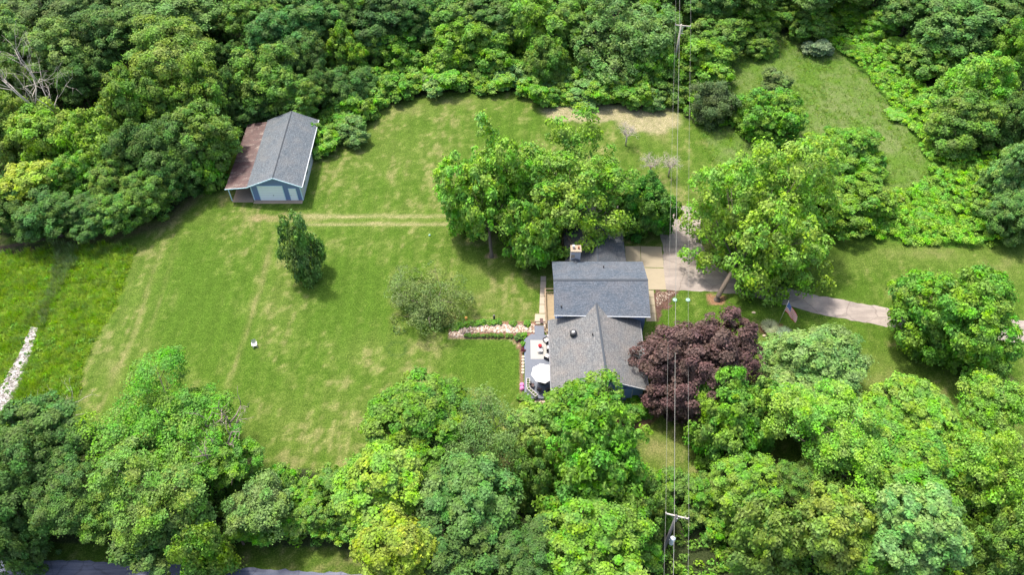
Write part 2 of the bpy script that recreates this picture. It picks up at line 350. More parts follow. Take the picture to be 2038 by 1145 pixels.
n1 = fbm(X * .09, Y * .09, 1, 4); n2 = fbm(X * .55, Y * .55, 2, 4); n3 = fbm(X * 1.6, Y * 1.6, 3, 3); st = fbm(X * 1.1, Y * .07, 4, 3)
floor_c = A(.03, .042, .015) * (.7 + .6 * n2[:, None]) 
lush, dryc, straw = A(.050, .098, .010), A(.076, .116, .020), A(.155, .155, .060)
n5 = fbm(X * .9, Y * .5, 21, 3); st2 = fbm(X * 2.6, Y * .16, 14, 3)
dry = np.clip((n1 - .45) * 1.2 + (n2 - .5) * 1.1 + (st - .5) * .6 + (st2 - .5) * .6 + (n3 - .5) * 1.5 + (n5 - .5) * 1.0 + .28, 0, 1)
BL = [(800, 215, 90, 22, .8), (900, 200, 90, 16, .75), (700, 285, 60, 25, .6), (740, 255, 60, 25, .6), (1320, 265, 40, 25, .8), (220, 740, 28, 60, .8), (310, 540, 22, 70, .5), (560, 600, 45, 60, .45),
      (470, 640, 40, 90, .4), (1850, 505, 150, 22, .7), (1985, 530, 80, 40, .7), (1700, 520, 70, 30, .45), (1760, 760, 60, 60, .75), (1900, 840, 110, 60, .65), (1320, 900, 70, 55, .85), (955, 595, 60, 28, .75), (1010, 622, 45, 16, .6), (740, 700, 60, 40, .5),
      (870, 712, 50, 20, .45), (700, 830, 70, 60, .5), (580, 850, 80, 60, .45), (960, 540, 60, 30, .6), (1370, 590, 40, 10, .6), (1340, 590, 30, 12, .5), (1590, 560, 200, 22, .2), (380, 470, 60, 14, .4), (430, 440, 90, 14, .4), (760, 300, 130, 50, .35), (1250, 270, 70, 30, .3)]
dry = dry * .85
dry = np.maximum(dry, blob(QX, QY, BL) * (.45 + .9 * n2))
GR = [(420, 640, 70, 110, .8), (380, 560, 40, 60, .7), (690, 560, 70, 70, .5), (1000, 260, 80, 22, .55), (980, 720, 70, 50, .7), (1120, 258, 60, 16, .7), (850, 430, 50, 14, .2), (1640, 640, 140, 40, .4), (1700, 580, 90, 25, .45), (1400, 640, 120, 60, .3), (330, 640, 30, 90, .4)]
dry = np.clip(dry - blob(QX, QY, GR), 0, 1)
for pts, wd, am in (([(325, 482), (300, 560), (262, 680), (215, 770)], 8, .75), ([(352, 480), (318, 600), (270, 745)], 5, .6), ([(545, 470), (522, 560), (484, 680), (452, 770)], 6, .75), ([(285, 480), (240, 640), (185, 760)], 7, .45), ([(592, 540), (560, 640), (520, 760)], 4, .25)):
    dry = np.maximum(dry, am * np.exp(-(seg_dist(PX + (QX - PX) * .3, PY, pts) / wd) ** 2) * (.4 + 1.1 * n2))
for pts, wd, am in (([(340, 482), (308, 590), (262, 735)], 5, .5), ([(562, 470), (535, 560), (500, 680)], 5, .4), ([(420, 500), (385, 620)], 5, .35)):
    dry = dry * (1 - am * np.exp(-(seg_dist(QX, QY, pts) / wd) ** 2))
dry = np.clip(dry, 0, 1)[:, None]
mow = 1 + .10 * np.sin(6.283 * (X + .02 * Y + (fbm(X * .05, Y * .03, 77) - .5) * 3) / 2.3) * fbm(X * .06, Y * .06, 78)
lawn = mow[:, None] * np.where(dry < .5, lush + (dryc - lush) * dry * 2, dryc + (straw - dryc) * (dry * 2 - 1) ** 1.0) * (.82 + .36 * n3[:, None])
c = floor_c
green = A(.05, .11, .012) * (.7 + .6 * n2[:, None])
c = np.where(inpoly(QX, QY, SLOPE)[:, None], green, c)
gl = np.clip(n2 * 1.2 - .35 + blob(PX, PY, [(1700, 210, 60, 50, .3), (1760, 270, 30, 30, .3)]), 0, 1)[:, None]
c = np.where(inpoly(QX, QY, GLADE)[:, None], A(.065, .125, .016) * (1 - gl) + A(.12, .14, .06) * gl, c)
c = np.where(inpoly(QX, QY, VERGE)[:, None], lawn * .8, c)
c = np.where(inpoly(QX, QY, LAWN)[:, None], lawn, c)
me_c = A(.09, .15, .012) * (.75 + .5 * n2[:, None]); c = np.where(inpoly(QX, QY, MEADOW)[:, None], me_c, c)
def paint(c, mask, colr): m = np.clip(mask, 0, 1)[:, None]; return c * (1 - m) + colr * m
tan = A(.22, .20, .115) * (.8 + .4 * n3[:, None]); soil = A(.06, .045, .035); mulch = A(.10, .055, .035) * (.7 + .6 * n3[:, None])
c = paint(c, sstep(.35, .75, blob(QX, QY, [(1190, 226, 110, 17, 1.2), (1290, 238, 65, 26, 1.1), (1120, 228, 40, 14, 1.)]) * (.85 + n2 * .9)) * .92, tan)
c = paint(c, sstep(.3, .6, blob(QX, QY, [(575, 434, 75, 9, 1.)]) * (.5 + n2)), A(.20, .165, .085))
for yy, wd in ((431, 3.), (446, 2.6)):
    c = paint(c, np.exp(-((PY * .7 + QY * .3 - yy) / wd) ** 2) * sstep(540, 640, PX) * (1 - sstep(1000, 1150, PX)) * (.8 + .6 * n2), A(.27, .23, .13))
c = paint(c, np.exp(-((QY - 438) / 14.) ** 2) * sstep(480, 560, PX) * (1 - sstep(1000, 1150, PX)) * .6, dryc * 1.1)
for pts in ([(0, 494), (60, 481), (140, 468), (200, 462)], [(5, 506), (90, 493), (150, 478)], [(-60, 505), (0, 494)]):
    c = paint(c, np.exp(-(seg_dist(PX, PY, pts) / 3.5) ** 2) * 1.1, soil)
c = paint(c, np.exp(-(seg_dist(PX, PY, [(150, 480), (230, 470), (330, 445), (380, 400), (440, 300)]) / 9) ** 2) * .7, A(.10, .08, .045))
ring = np.abs(np.hypot((PX - 790) / 18., (PY - 695) / 15.) - 1); c = paint(c, np.exp(-(ring / .16) ** 2) * .9, A(.035, .07, .012))
c = paint(c, sstep(1, .85, np.hypot((QX - 1427) / 24, (QY - 597) / 13)), A(.19, .11, .065)); c = paint(c, sstep(1, .8, np.hypot((QX - 978) / 13, (QY - 512) / 8)), A(.19, .15, .09))
c = paint(c, sstep(1, .9, np.hypot((PX - 1544) / 34, (PY - 661) / 19 - (PX - 1544) * .012)), mulch)
c = paint(c, sstep(1, .85, np.hypot((PX - 888) / 26, (PY - 632) / 14)) * .4, A(.16, .12, .06))
c = paint(c, (np.exp(-(seg_dist(PX, PY, [(1225, 832), (1262, 848), (1292, 838), (1316, 818)]) / 6) ** 2)) * 1.2, A(.22, .12, .07))
c = paint(c, inpoly(PX, PY, [(1225, 790), (1300, 790), (1310, 825), (1260, 842), (1225, 830)]) * 1., mulch)
BED = [(893, 658), (902, 650), (925, 641), (960, 638), (1070, 641), (1070, 670), (1048, 672), (1044, 690), (1044, 800), (1088, 800), (1095, 806), (1046, 808), (1034, 795), (1036, 700), (1020, 674), (893, 672)]
c = paint(c, inpoly(PX, PY, BED) * 1., A(.16, .09, .065) * (.7 + .6 * n3[:, None]))
c = paint(c, np.exp(-(seg_dist(PX, PY, [(893, 672), (1018, 675), (1034, 690), (1037, 780)]) / 1.5) ** 2) * .8, A(.27, .21, .14))
BB = [(1303, 578), (1350, 578), (1330, 612), (1306, 650)]
c = paint(c, inpoly(QX, QY, BB) * 1., A(.085, .05, .04) * (.6 + .8 * n3[:, None]))
c = np.clip(c, .004, .9)
me = bpy.data.meshes.new('ground'); nx, ny = len(xs), len(ys)
me.vertices.add(nx * ny); Z = np.zeros_like(X); me.vertices.foreach_set('co', np.stack([X, Y, Z], 1).ravel().astype(np.float32))
i0 = (np.arange(ny - 1)[:, None] * nx + np.arange(nx - 1)[None, :]).ravel(); fi = np.stack([i0, i0 + 1, i0 + nx + 1, i0 + nx], 1)
me.loops.add(fi.size); me.loops.foreach_set('vertex_index', fi.ravel().astype(np.int32)); me.polygons.add(len(fi)); me.polygons.foreach_set('loop_start', np.arange(0, fi.size, 4, dtype=np.int32)); me.update(calc_edges=True)
at = me.attributes.new('gcol', 'FLOAT_COLOR', 'POINT'); at.data.foreach_set('color', np.concatenate([c, np.ones((len(c), 1))], 1).ravel().astype(np.float32))
m, t, b = newmat('ground_soil_and_grass'); a = N(t, 'ShaderNodeAttribute', attribute_name='gcol'); v = objco(t)
f1 = noise(t, 5.5, 4, v, .7); f2 = noise(t, 1.7, 4, v, .65); f3 = noise(t, 14, 2, v)
cc = mixc(t, a.outputs['Color'], ramp(t, f1, [(.3, (.45, .5, .45)), (.5, (.95, .97, .93)), (.7, (1.8, 1.6, 1.9))]), 1.0, 'MULTIPLY')
cc = mixc(t, cc, ramp(t, f2, [(.3, (.78, .84, .7)), (.68, (1.25, 1.18, 1.3))]), 1.0, 'MULTIPLY')
t.links.new(cc, b.inputs['Base Color']); b.inputs['Roughness'].default_value = .95; b.inputs['Specular IOR Level'].default_value = .1
bump(t, b, f1, .7, .12); me.materials.append(m)
go = bpy.data.objects.new('ground', me); col.objects.link(go); tag(go, 'mown patchy green and straw lawn with a forest floor around it', None, None, 'structure')

def smooth_poly(px, it=2, jit=0.0, z=0.0, seed=1):
    pts = [G(*p, 0) for p in px]
    for _ in range(it):
        q = []
        for i in range(len(pts)):
            a_, b_ = pts[i], pts[(i + 1) % len(pts)]; q += [a_.lerp(b_, .25), a_.lerp(b_, .75)]
        pts = q
    if jit:
        out = []
        for i in range(len(pts)):
            a_, b_ = pts[i], pts[(i + 1) % len(pts)]; k = max(1, int((b_ - a_).length / .5)); out += [a_.lerp(b_, j / k) for j in range(k)]
        arr = np.array([[p.x, p.y] for p in out]); ox = (vnoise(arr[:, 0] * 1.3, arr[:, 1] * 1.3, seed) - .5) * jit; oy = (vnoise(arr[:, 0] * 1.3, arr[:, 1] * 1.3, seed + 3) - .5) * jit
        pts = [Vector((p[0] + x_, p[1] + y_, 0)) for p, x_, y_ in zip(arr, ox, oy)]
    return [Vector((p.x, p.y, z)) for p in pts]
# driveway
def pave(name, c0, c1, sc1=(1.4, .25), rot=0.0, spots=.0):
    m, t, b = newmat(name); v = objco(t); mp = N(t, 'ShaderNodeMapping'); t.links.new(v, mp.inputs[0]); mp.inputs['Scale'].default_value = (sc1[0], sc1[1], 1); mp.inputs['Rotation'].default_value = (0, 0, rot)
    n = noise(t, .8, 5, mp.outputs[0]); f = noise(t, 12, 3, v); g = noise(t, .3, 4, v)
    c = mixc(t, c0, c1, ramp(t, n, [(.35, (0, 0, 0)), (.65, (1, 1, 1))])); c = mixc(t, c, ramp(t, f, [(.3, (.82, .82, .82)), (.7, (1.16, 1.16, 1.16))]), 1.0, 'MULTIPLY')
    c = mixc(t, c, ramp(t, g, [(.35, (.85, .84, .84)), (.65, (1.1, 1.1, 1.1))]), 1.0, 'MULTIPLY')
    vo = N(t, 'ShaderNodeTexVoronoi', feature='DISTANCE_TO_EDGE'); vo.inputs['Scale'].default_value = .33; dn = N(t, 'ShaderNodeMix', data_type='VECTOR'); dn.inputs[0].default_value = .35; t.links.new(v, dn.inputs[4])
    nz = N(t, 'ShaderNodeTexNoise'); nz.inputs['Scale'].default_value = .9; t.links.new(v, nz.inputs['Vector']); t.links.new(nz.outputs['Color'], dn.inputs[5]); t.links.new(dn.outputs[1], vo.inputs['Vector'])
    c = mixc(t, c, ramp(t, vo.outputs['Distance'], [(0, (.55, .54, .53)), (.018, (1, 1, 1))]), .7, 'MULTIPLY')
    st_ = noise(t, .55, 5, v, .7); c = mixc(t, c, ramp(t, st_, [(.56, (1, 1, 1)), (.68, (.78, .76, .75))]), .8, 'MULTIPLY')
    t.links.new(c, b.inputs['Base Color']); b.inputs['Roughness'].default_value = .9; bump(t, b, f, .4, .02); return m
DRV = [(1130, 412), (1200, 408), (1300, 416), (1392, 408), (1394, 450), (1398, 500), (1436, 542), (1500, 560), (1560, 572), (1620, 587), (1700, 602), (1790, 616), (1900, 628), (2080, 642), (2160, 650), (2160, 698), (2060, 686), (1930, 672), (1790, 655), (1650, 630), (1560, 607), (1480, 588), (1400, 579), (1340, 578), (1322, 578), (1321, 520), (1318, 480), (1312, 458), (1280, 446), (1130, 446)]
d = MB().slab(smooth_poly(DRV, 1, .34, .012), .05).build('driveway', pave('worn_driveway_asphalt', (.20, .172, .155), (.28, .24, .215), (.25, 1.6), R(-8))); tag(d, 'pale pinkish grey curving driveway', None, None, 'structure')
RD = [(-400, 1098), (30, 1113), (330, 1124), (480, 1131), (700, 1142), (1200, 1166), (2600, 1232), (2600, 1600), (-700, 1600)]
d = MB().slab(smooth_poly(RD, 0, .4, .012), .05).build('road', pave('blue_grey_road_asphalt', (.06, .07, .11), (.15, .155, .20), (.15, 2.2), R(3))); tag(d, 'dark bluish grey worn road along the bottom edge', None, None, 'structure')
d = MB(); gg = [G(1000, 1168), G(300, 1158), G(240, 1160)]
# concrete apron in four pours + walk strip
ap = MB()
def slab4(mb, q, z, th=.12, inset=.02):
    pts = [G(p[0], p[1], z) for p in q]; cx = sum((p for p in pts), Vector()) / 4
    mb.slab([p + (cx - p).normalized() * inset for p in pts][::-1], th)
for q in (((1244, 490), (1274, 490), (1276, 532), (1246, 532)), ((1275, 490), (1317, 491), (1321, 533), (1276, 532)), ((1276, 533), (1321, 534), (1326, 577), (1278, 577)), ((1246, 533), (1276, 533), (1278, 577), (1250, 577))):
    slab4(ap, q, .03)
d = ap.build('pavement', M['conc']); tag(d, 'tan concrete apron in square pours beside the garage', None, None, 'structure')
ap = MB()
for y0, y1 in ((578, 592), (592.5, 608), (608.5, 624), (624.5, 640)): slab4(ap, ((1286, y0), (1301 + (y0 - 578) * .09, y0), (1301 + (y1 - 578) * .09, y1), (1286, y1)), .03)
d = ap.build('path', M['conc']); tag(d, 'narrow tan concrete strip along the house', None, None, 'structure')
ap = MB()
for y0, y1 in ((550, 559), (559.5, 574), (574.5, 590), (590.5, 606), (606.5, 624)): slab4(ap, ((1076 - (y0 - 550) * .04, y0), (1087, y0), (1086.5, y1), (1076 - (y1 - 550) * .04, y1)), .04)
slab4(ap, ((1065, 625), (1086, 625), (1086, 640), (1064, 640)), .25, .3)
slab4(ap, ((1066, 640.5), (1083, 640.5), (1083, 645), (1066, 645)), .12, .2)
d = ap.build('path', M['conc2']); tag(d, 'pale slab path and step beside the timber walkway', None, None, 'structure')

# ------------------------------------------------------------------ barn
def window(x0, x1, y0, y1, z0, z1, par, axis, sign, fr=.07, dep=.06, mat='white'):
    """flat window on a wall: frame part with a pane sub-part; axis = wall normal axis"""
    mb = MB(); g = MB()
    def bx(m_, a0, a1, b0, b1, dd):
        if axis == 'x': m_.box(min(x0, x0 + sign * dd), max(x0, x0 + sign * dd), a0, a1, b0, b1)
        else: m_.box(a0, a1, min(y0, y0 + sign * dd), max(y0, y0 + sign * dd), b0, b1)
    a0, a1 = (y0, y1) if axis == 'x' else (x0, x1)
    bx(mb, a0 - fr, a0, z0 - fr, z1 + fr, dep); bx(mb, a1, a1 + fr, z0 - fr, z1 + fr, dep); bx(mb, a0, a1, z0 - fr, z0, dep); bx(mb, a0, a1, z1, z1 + fr, dep)
    bx(mb, a0, a1, (z0 + z1) / 2 - .025, (z0 + z1) / 2 + .025, dep * .8)
    bx(g, a0, a1, z0, z1, dep * .5)
    w_ = mb.build('window', M[mat], par); gl_ = g.build('pane', M['glass'], None, origin=parent_loc(par)); gl_.location = (0, 0, 0); gl_.parent = w_; return w_
bx0, bx1, by0, by1 = -38.55, -31.25, 86.75, 101.2; rx = -34.6; ez, rz_ = 3.25, 5.0
bar = root('barn', (-36.5, 94, 0), 'slate blue barn with grey shingle roof and rusty lean-to, beside the left woods', 'barn')
sl_ = (rz_ - ez) / (rx - bx0 + .45)
mb = MB(); zt = lambda x: ez + .02 + (rz_ - ez) * (1 - abs(x - rx) / ((rx - bx0) if x < rx else (bx1 - rx))) - .05
mb.add([(bx0, by0, 0), (bx1, by0, 0), (bx1, by0, ez - .05), (rx, by0, rz_ - .22), (bx0, by0, ez - .05)] + [(bx0, by1, 0), (bx1, by1, 0), (bx1, by1, ez - .05), (rx, by1, rz_ - .22), (bx0, by1, ez - .05)],
       [(0, 1, 2, 3, 4), (9, 8, 7, 6, 5), (0, 4, 9, 5)]).build('wall', M['siding'], bar)
o = MB().box(bx1 - .05, bx1 + .03, by0 + .1, by1, 0, ez - .1).build('side_wall', M['greysiding'], bar); tag(o, 'pale grey side wall with small windows')
def roofslab(mb, pts, th=.12): return mb.slab(pts, th)
y0, y1 = 86.05, 101.65
roofslab(MB(), [(-38.8, y0, ez), (rx, y0, rz_ + .05), (rx, y1, rz_ + .05), (-38.8, y1, ez)][::1]).slab([(rx, y0, rz_ + .05), (-30.72, y0, ez + .05), (-30.72, y1, ez + .05), (rx, y1, rz_ + .05)], .12).build('roof', M['roof_barn'], bar)
MB().slab([(rx - .08, y0 - .02, rz_ + .05), (rx, y0 - .02, rz_ + .11), (rx, y1, rz_ + .11), (rx - .08, y1, rz_ + .05)], .03).slab([(rx, y0 - .02, rz_ + .11), (rx + .08, y0 - .02, rz_ + .05), (rx + .08, y1, rz_ + .05), (rx, y1, rz_ + .11)], .03).build('ridge_cap', M['ridge'], bar)
# fascia on gable + eave gutter
MB().slab([(-38.85, y0 - .05, ez + .02), (rx, y0 - .05, rz_ + .09), (rx, y0, rz_ + .09), (-38.85, y0, ez + .02)], .2).slab([(rx, y0 - .05, rz_ + .09), (-30.68, y0 - .05, ez + .07), (-30.68, y0, ez + .07), (rx, y0, rz_ + .09)], .2).build('fascia', M['trimblue'], bar)
MB().box(-30.72, -30.6, y0, y1, ez - .08, ez + .05).build('gutter', M['white'], bar)
m, t, b = newmat('rusty_metal_sheet'); v = objco(t); n = noise(t, 1.2, 6, v); n2_ = noise(t, 9, 4, v)
c_ = ramp(t, n, [(.3, (.045, .022, .022)), (.55, (.075, .038, .036)), (.75, (.11, .065, .06))])
mp = N(t, 'ShaderNodeMapping'); t.links.new(v, mp.inputs[0]); mp.inputs['Scale'].default_value = (.25, 1.1, 1); n3_ = noise(t, 1.3, 4, mp.outputs[0])
msk = N(t, 'ShaderNodeMath', operation='MULTIPLY'); t.links.new(ramp(t, n3_, [(.52, (0, 0, 0)), (.66, (1, 1, 1))]), msk.inputs[0]); t.links.new(ramp(t, n2_, [(.45, (0, 0, 0)), (.6, (1, 1, 1))]), msk.inputs[1])
c_ = mixc(t, c_, (.27, .23, .2), msk.outputs[0]); sp = noise(t, 7, 1, v); c_ = mixc(t, c_, (.25, .22, .22), ramp(t, sp, [(.7, (0, 0, 0)), (.76, (1, 1, 1))]))
t.links.new(c_, b.inputs['Base Color']); b.inputs['Roughness'].default_value = .6; M['rust'] = m
o = MB().slab([(-42.25, 86.4, 2.55), (-38.78, 86.1, 3.2), (-38.78, 101.3, 3.2), (-42.1, 101.5, 2.55)], .06).build('lean_to_roof', M['rust'], bar); tag(o, 'rusty brown metal lean-to roof with pale streaks')
MB().slab([(-42.3, 86.33, 2.58), (-38.78, 86.03, 3.22), (-38.78, 86.08, 3.22), (-42.3, 86.38, 2.58)], .16).build('lean_to_fascia', M['trimblue'], bar)
for yy in (86.6, 91.6, 96.6, 101.1): MB().box(-41.95, -41.83, yy, yy + .12, 0, 2.52).build('post', M['trimblue'], bar)
for x_ in (bx0 + .0, bx1 - .05): MB().box(x_ - .06, x_ + .08, by0 - .04, by0 + .06, 0, ez - .1).build('corner_board', M['trimblue'], bar)
gd = MB().box(-37.5, -33.9, by0 - .05, by0 + .02, .02, 2.85).build('garage_door', M['doorw'], bar); h_ = MB().box(-35.55, -35.4, by0 - .1, by0 - .05, 1.0, 1.08).build('handle', M['dark'], None, origin=bar.location); h_.location = (0, 0, 0); h_.parent = gd
dr = MB().box(-33.0, -32.0, by0 - .05, by0 + .02, .05, 2.35).build('door', M['doorw'], bar); h_ = MB().box(-32.93, -32.85, by0 - .1, by0 - .05, 1.0, 1.08).build('handle', M['dark'], None, origin=bar.location); h_.location = (0, 0, 0); h_.parent = dr
MB().box(-37.6, -37.5, by0 - .06, by0, .02, 2.95).box(-33.9, -33.8, by0 - .06, by0, .02, 2.95).box(-37.5, -33.9, by0 - .06, by0, 2.85, 2.95).build('door_frame', M['trimblue'], bar)
MB().box(-33.07, -33.0, by0 - .06, by0, .05, 2.42).box(-32.0, -31.93, by0 - .06, by0, .05, 2.42).box(-33.0, -32.0, by0 - .06, by0, 2.35, 2.42).build('door_frame', M['trimblue'], bar)
for yy in (88.6, 90.9, 93.2, 97.0): window(bx1 + .03, 0, yy, yy + .8, 1.3, 2.3, bar, 'x', 1)
d = MB().box(-38.6, -31.3, 86.0, 86.75, -.05, .03).box(-41.8, -38.7, 86.3, 100, -.05, .03).build('pavement', M['cap']); tag(d, 'thin tan concrete sill and earth floor under the lean-to', None, None, 'structure')

# ------------------------------------------------------------------ house
hs = root('house', (10.6, 60, 0), 'blue house with grey shingle roofs and a stone chimney, right of the wooden deck', 'house')
UX0, UX1, UY0, UY1, UR, UE, UZ = 5.25, 17.2, 61.0, 70.0, 65.55, 4.9, 6.4
LX0, LX1, LY0, LY1, LR, LE, LZ = 4.62, 16.05, 51.05, 61.5, 10.55, 3.3, 5.42
MB().box(UX0 + .4, UX1 - .4, 61.5, UY1 - .45, 0, UE + .02).slab([(UX0 + .4, 61.5, UE + .02), (UX0 + .4, UR, UZ - .1), (UX0 + .4, UY1 - .45, UE + .02)][::1], .0001).build('wall', M['siding'], hs)
for x_ in (UX0 + .4, UX1 - .4): MB().add([(x_ - .05, 61.5, UE), (x_ + .05, 61.5, UE), (x_ + .05, UR, UZ - .15), (x_ - .05, UR, UZ - .15), (x_ - .05, UY1 - .45, UE), (x_ + .05, UY1 - .45, UE)], [(0, 3, 4), (1, 5, 2), (0, 1, 2, 3), (3, 2, 5, 4)]).build('gable_wall', M['siding'], hs)
MB().slab([(UX0, UY0, UE), (UX1, UY0 - .25, UE), (UX1, UR, UZ), (UX0, UR, UZ)], .14).build('roof', M['roof_x'], hs)
MB().slab([(UX0, UR, UZ), (UX1, UR, UZ), (UX1, UY1, UE), (UX0, UY1, UE)], .14).build('roof', M['roof_x'], hs)
MB().slab([(UX0 - .02, UR - .15, UZ + .0), (UX1 + .02, UR - .15, UZ + .0), (UX1 + .02, UR, UZ + .05), (UX0 - .02, UR, UZ + .05)], .03).slab([(UX0 - .02, UR, UZ + .05), (UX1 + .02, UR, UZ + .05), (UX1 + .02, UR + .15, UZ), (UX0 - .02, UR + .15, UZ)], .03).build('ridge_cap', M['ridge'], hs)
MB().slab([(UX0 - .02, UY0 - .1, UE + .03), (UX1 + .02, UY0 - .35, UE + .03), (UX1 + .02, UY0 - .25, UE + .03), (UX0 - .02, UY0, UE + .03)], .09).build('gutter', M['white'], hs)
ww = MB().box(LX0 + .45, LX1 - .4, LY0 + .55, 61.45, 0, LE + .05); ww.add([(LX0 + .45, LY0 + .55, LE), (LX1 - .4, LY0 + .55, LE), (LR, LY0 + .55, LZ - .2), (LX0 + .45, 61.4, LE), (LX1 - .4, 61.4, LE), (LR, 61.4, LZ - .2)], [(0, 1, 2), (5, 4, 3)])
ww.build('wing_wall', M['siding'], hs)
zl = lambda x: LE + (LZ - LE) * (1 - abs(x - LR) / (LR - LX0 if x < LR else LX1 - LR)); vx = LR - (LZ - UE) / ((LZ - LE) / (LR - LX0)); vx2 = LR + (LZ - UE) / ((LZ - LE) / (LX1 - LR))
yv = UY0 + (LZ - UE) / (UZ - UE) * (UR - UY0)
MB().slab([(LX0, LY0, LE), (LR + .5, LY0, LZ), (LR, yv, LZ), (vx, UY0 + .02, zl(vx)), (vx - .15, 61.5, zl(vx - .15)), (LX0, 61.5, LE)], .14).build('roof', M['roof_y'], hs)
MB().slab([(LR + .5, LY0, LZ), (LX1 + .05, LY0, LE), (LX1 + .05, 61.5, LE), (vx2 + .15, 61.5, zl(vx2 + .15)), (vx2, UY0 + .02, zl(vx2)), (LR, yv, LZ)], .14).build('roof', M['roof_y'], hs)
MB().slab([(LR + .36, LY0 - .02, LZ + .0), (LR + .5, LY0 - .02, LZ + .05), (LR, yv, LZ + .05), (LR - .14, yv - .1, LZ)], .03).slab([(LR + .5, LY0 - .02, LZ + .05), (LR + .66, LY0 - .02, LZ), (LR + .14, yv - .1, LZ), (LR, yv, LZ + .05)], .03).build('ridge_cap', M['ridge'], hs)
MB().slab([(LX0, LY0 - .05, LE + .02), (LR + .5, LY0 - .05, LZ + .02), (LR + .5, LY0, LZ + .02), (LX0, LY0, LE + .02)], .16).slab([(LR + .5, LY0 - .05, LZ + .02), (LX1 + .05, LY0 - .05, LE + .02), (LX1 + .05, LY0, LE + .02), (LR + .5, LY0, LZ + .02)], .16).build('fascia', M['greysiding'], hs)
MB().box(LX0 - .1, LX0, LY0, 61.4, LE - .1, LE + .02).build('gutter', M['gutterg'], hs); MB().box(LX1 + .05, LX1 + .15, LY0, 61.4, LE - .1, LE + .02).build('gutter', M['gutterg'], hs)
for xa in (5.9, 8.2, 11.3): window(xa, xa + 1.2, LY0 + .55, 0, 1.0, 2.4, hs, 'y', -1)
MB().box(13.3, 13.4, LY0 + .2, LY0 + .5, 0, 2.9).box(14.25, 14.35, LY0 + .2, LY0 + .5, 0, 2.9).box(13.2, 14.4, LY0 + .15, LY0 + .5, .0, .25).build('porch_trim', M['white'], hs)
MB().box(13.4, 14.25, LY0 + .28, LY0 + .5, .25, 3.1).build('porch_panel', M['siding'], hs)
for ya in (53.5, 57.5): window(LX0 + .45, 0, ya, ya + 1.6, .9, 2.4, hs, 'x', -1)
window(UX0 + .4, 0, 64.0, 65.2, 1.6, 2.9, hs, 'x', -1)
window(7.0, 8.0, 61.5, 0, 4.1, 4.55, hs, 'y', -1, .05)
# garage block
MB().box(7.6, 15.0, 69.5, 77.1, 0, 2.85).build('garage_wall', M['siding'], hs)
MB().slab([(7.2, 69.6, 2.85), (11.45, 69.6, 4.05), (11.45, 77.8, 4.05), (7.2, 77.2, 2.85)], .13).build('roof', M['roof_shaded'], hs)
MB().slab([(11.45, 69.6, 4.05), (15.4, 69.6, 2.85), (15.45, 77.2, 2.85), (11.45, 77.8, 4.05)], .13).build('roof', M['roof_shaded'], hs)
MB().slab([(11.3, 69.6, 4.08), (11.45, 69.6, 4.12), (11.45, 77.85, 4.12), (11.3, 77.85, 4.08)], .03).slab([(11.45, 69.6, 4.12), (11.6, 69.6, 4.08), (11.6, 77.85, 4.08), (11.45, 77.85, 4.12)], .03).build('ridge_cap', M['ridge'], hs)
MB().box(14.97, 15.05, 71.2, 75.9, .02, 2.3).build('garage_door', M['doorw'], hs)
# chimney on the back slope of the main roof
ch = MB().box(7.73, 9.0, 70.35, 71.4, 0, 6.35).build('chimney', M['brick'], hs)
def sub(mb, nm, mat, par, rt):
    o = mb.build(nm, mat, None, origin=rt.location); o.location = (0, 0, 0); o.parent = par; return o
sub(MB().box(7.66, 9.07, 70.28, 71.47, 6.35, 6.5), 'cap', M['cap'], ch, hs)
sub(MB().box(7.74, 8.25, 70.335, 70.35, 5.25, 5.85), 'stain', M['cap'], ch, hs)
sub(MB().lathe((8.05, 70.95, 6.5), [(.12, 0), (.12, .35), (.2, .36), (.2, .46), (.05, .52)], 12), 'flue', M['white'], ch, hs)
sub(MB().lathe((8.72, 70.85, 6.5), [(.13, 0), (.11, .4), (.06, .4)], 10), 'flue', M['terra'], ch, hs)
MB().slab([(8.37, 70.34, 5.12), (7.6, 70.34, 4.75), (8.37, 69.4, 5.15)][::-1], .05).slab([(8.37, 70.34, 5.12), (9.13, 70.34, 4.75), (8.37, 69.4, 5.15)], .05).build('cricket', M['ridge'], hs)
def zup(y): return UE + (y - UY0) / (UR - UY0) * (UZ - UE)
for px_, py_, z_, r_ in ((1201, 534, 5.3, .08), (1117, 613, 5.15, .09), (1179, 669, 4.95, .07)):
    g = G(px_, py_, z_); z0 = zl(g.x) if g.y < 60 else (zup(g.y) if g.y < UR else UE + (UY1 - g.y) / (UY1 - UR) * (UZ - UE))
    MB().lathe((g.x, g.y, z0 - .1), [(r_, 0), (r_, .5), (r_ * .6, .5)], 10).build('vent_pipe', M['dark'], hs)
g = G(1141, 664, 4.6); z0 = zl(g.x)
tv = MB().lathe((g.x, g.y, z0 - .05), [(.4, 0), (.22, .1), (.2, .3), (.42, .34), (.46, .5), (.38, .62), (.2, .68), (.04, .7)], 18).build('turbine_vent', M['dark'], hs, True)
sub(MB().lathe((g.x, g.y, z0 + .62), [(.2, 0), (.16, .06), (.05, .09)], 14), 'lid', M['steel'], tv, hs)

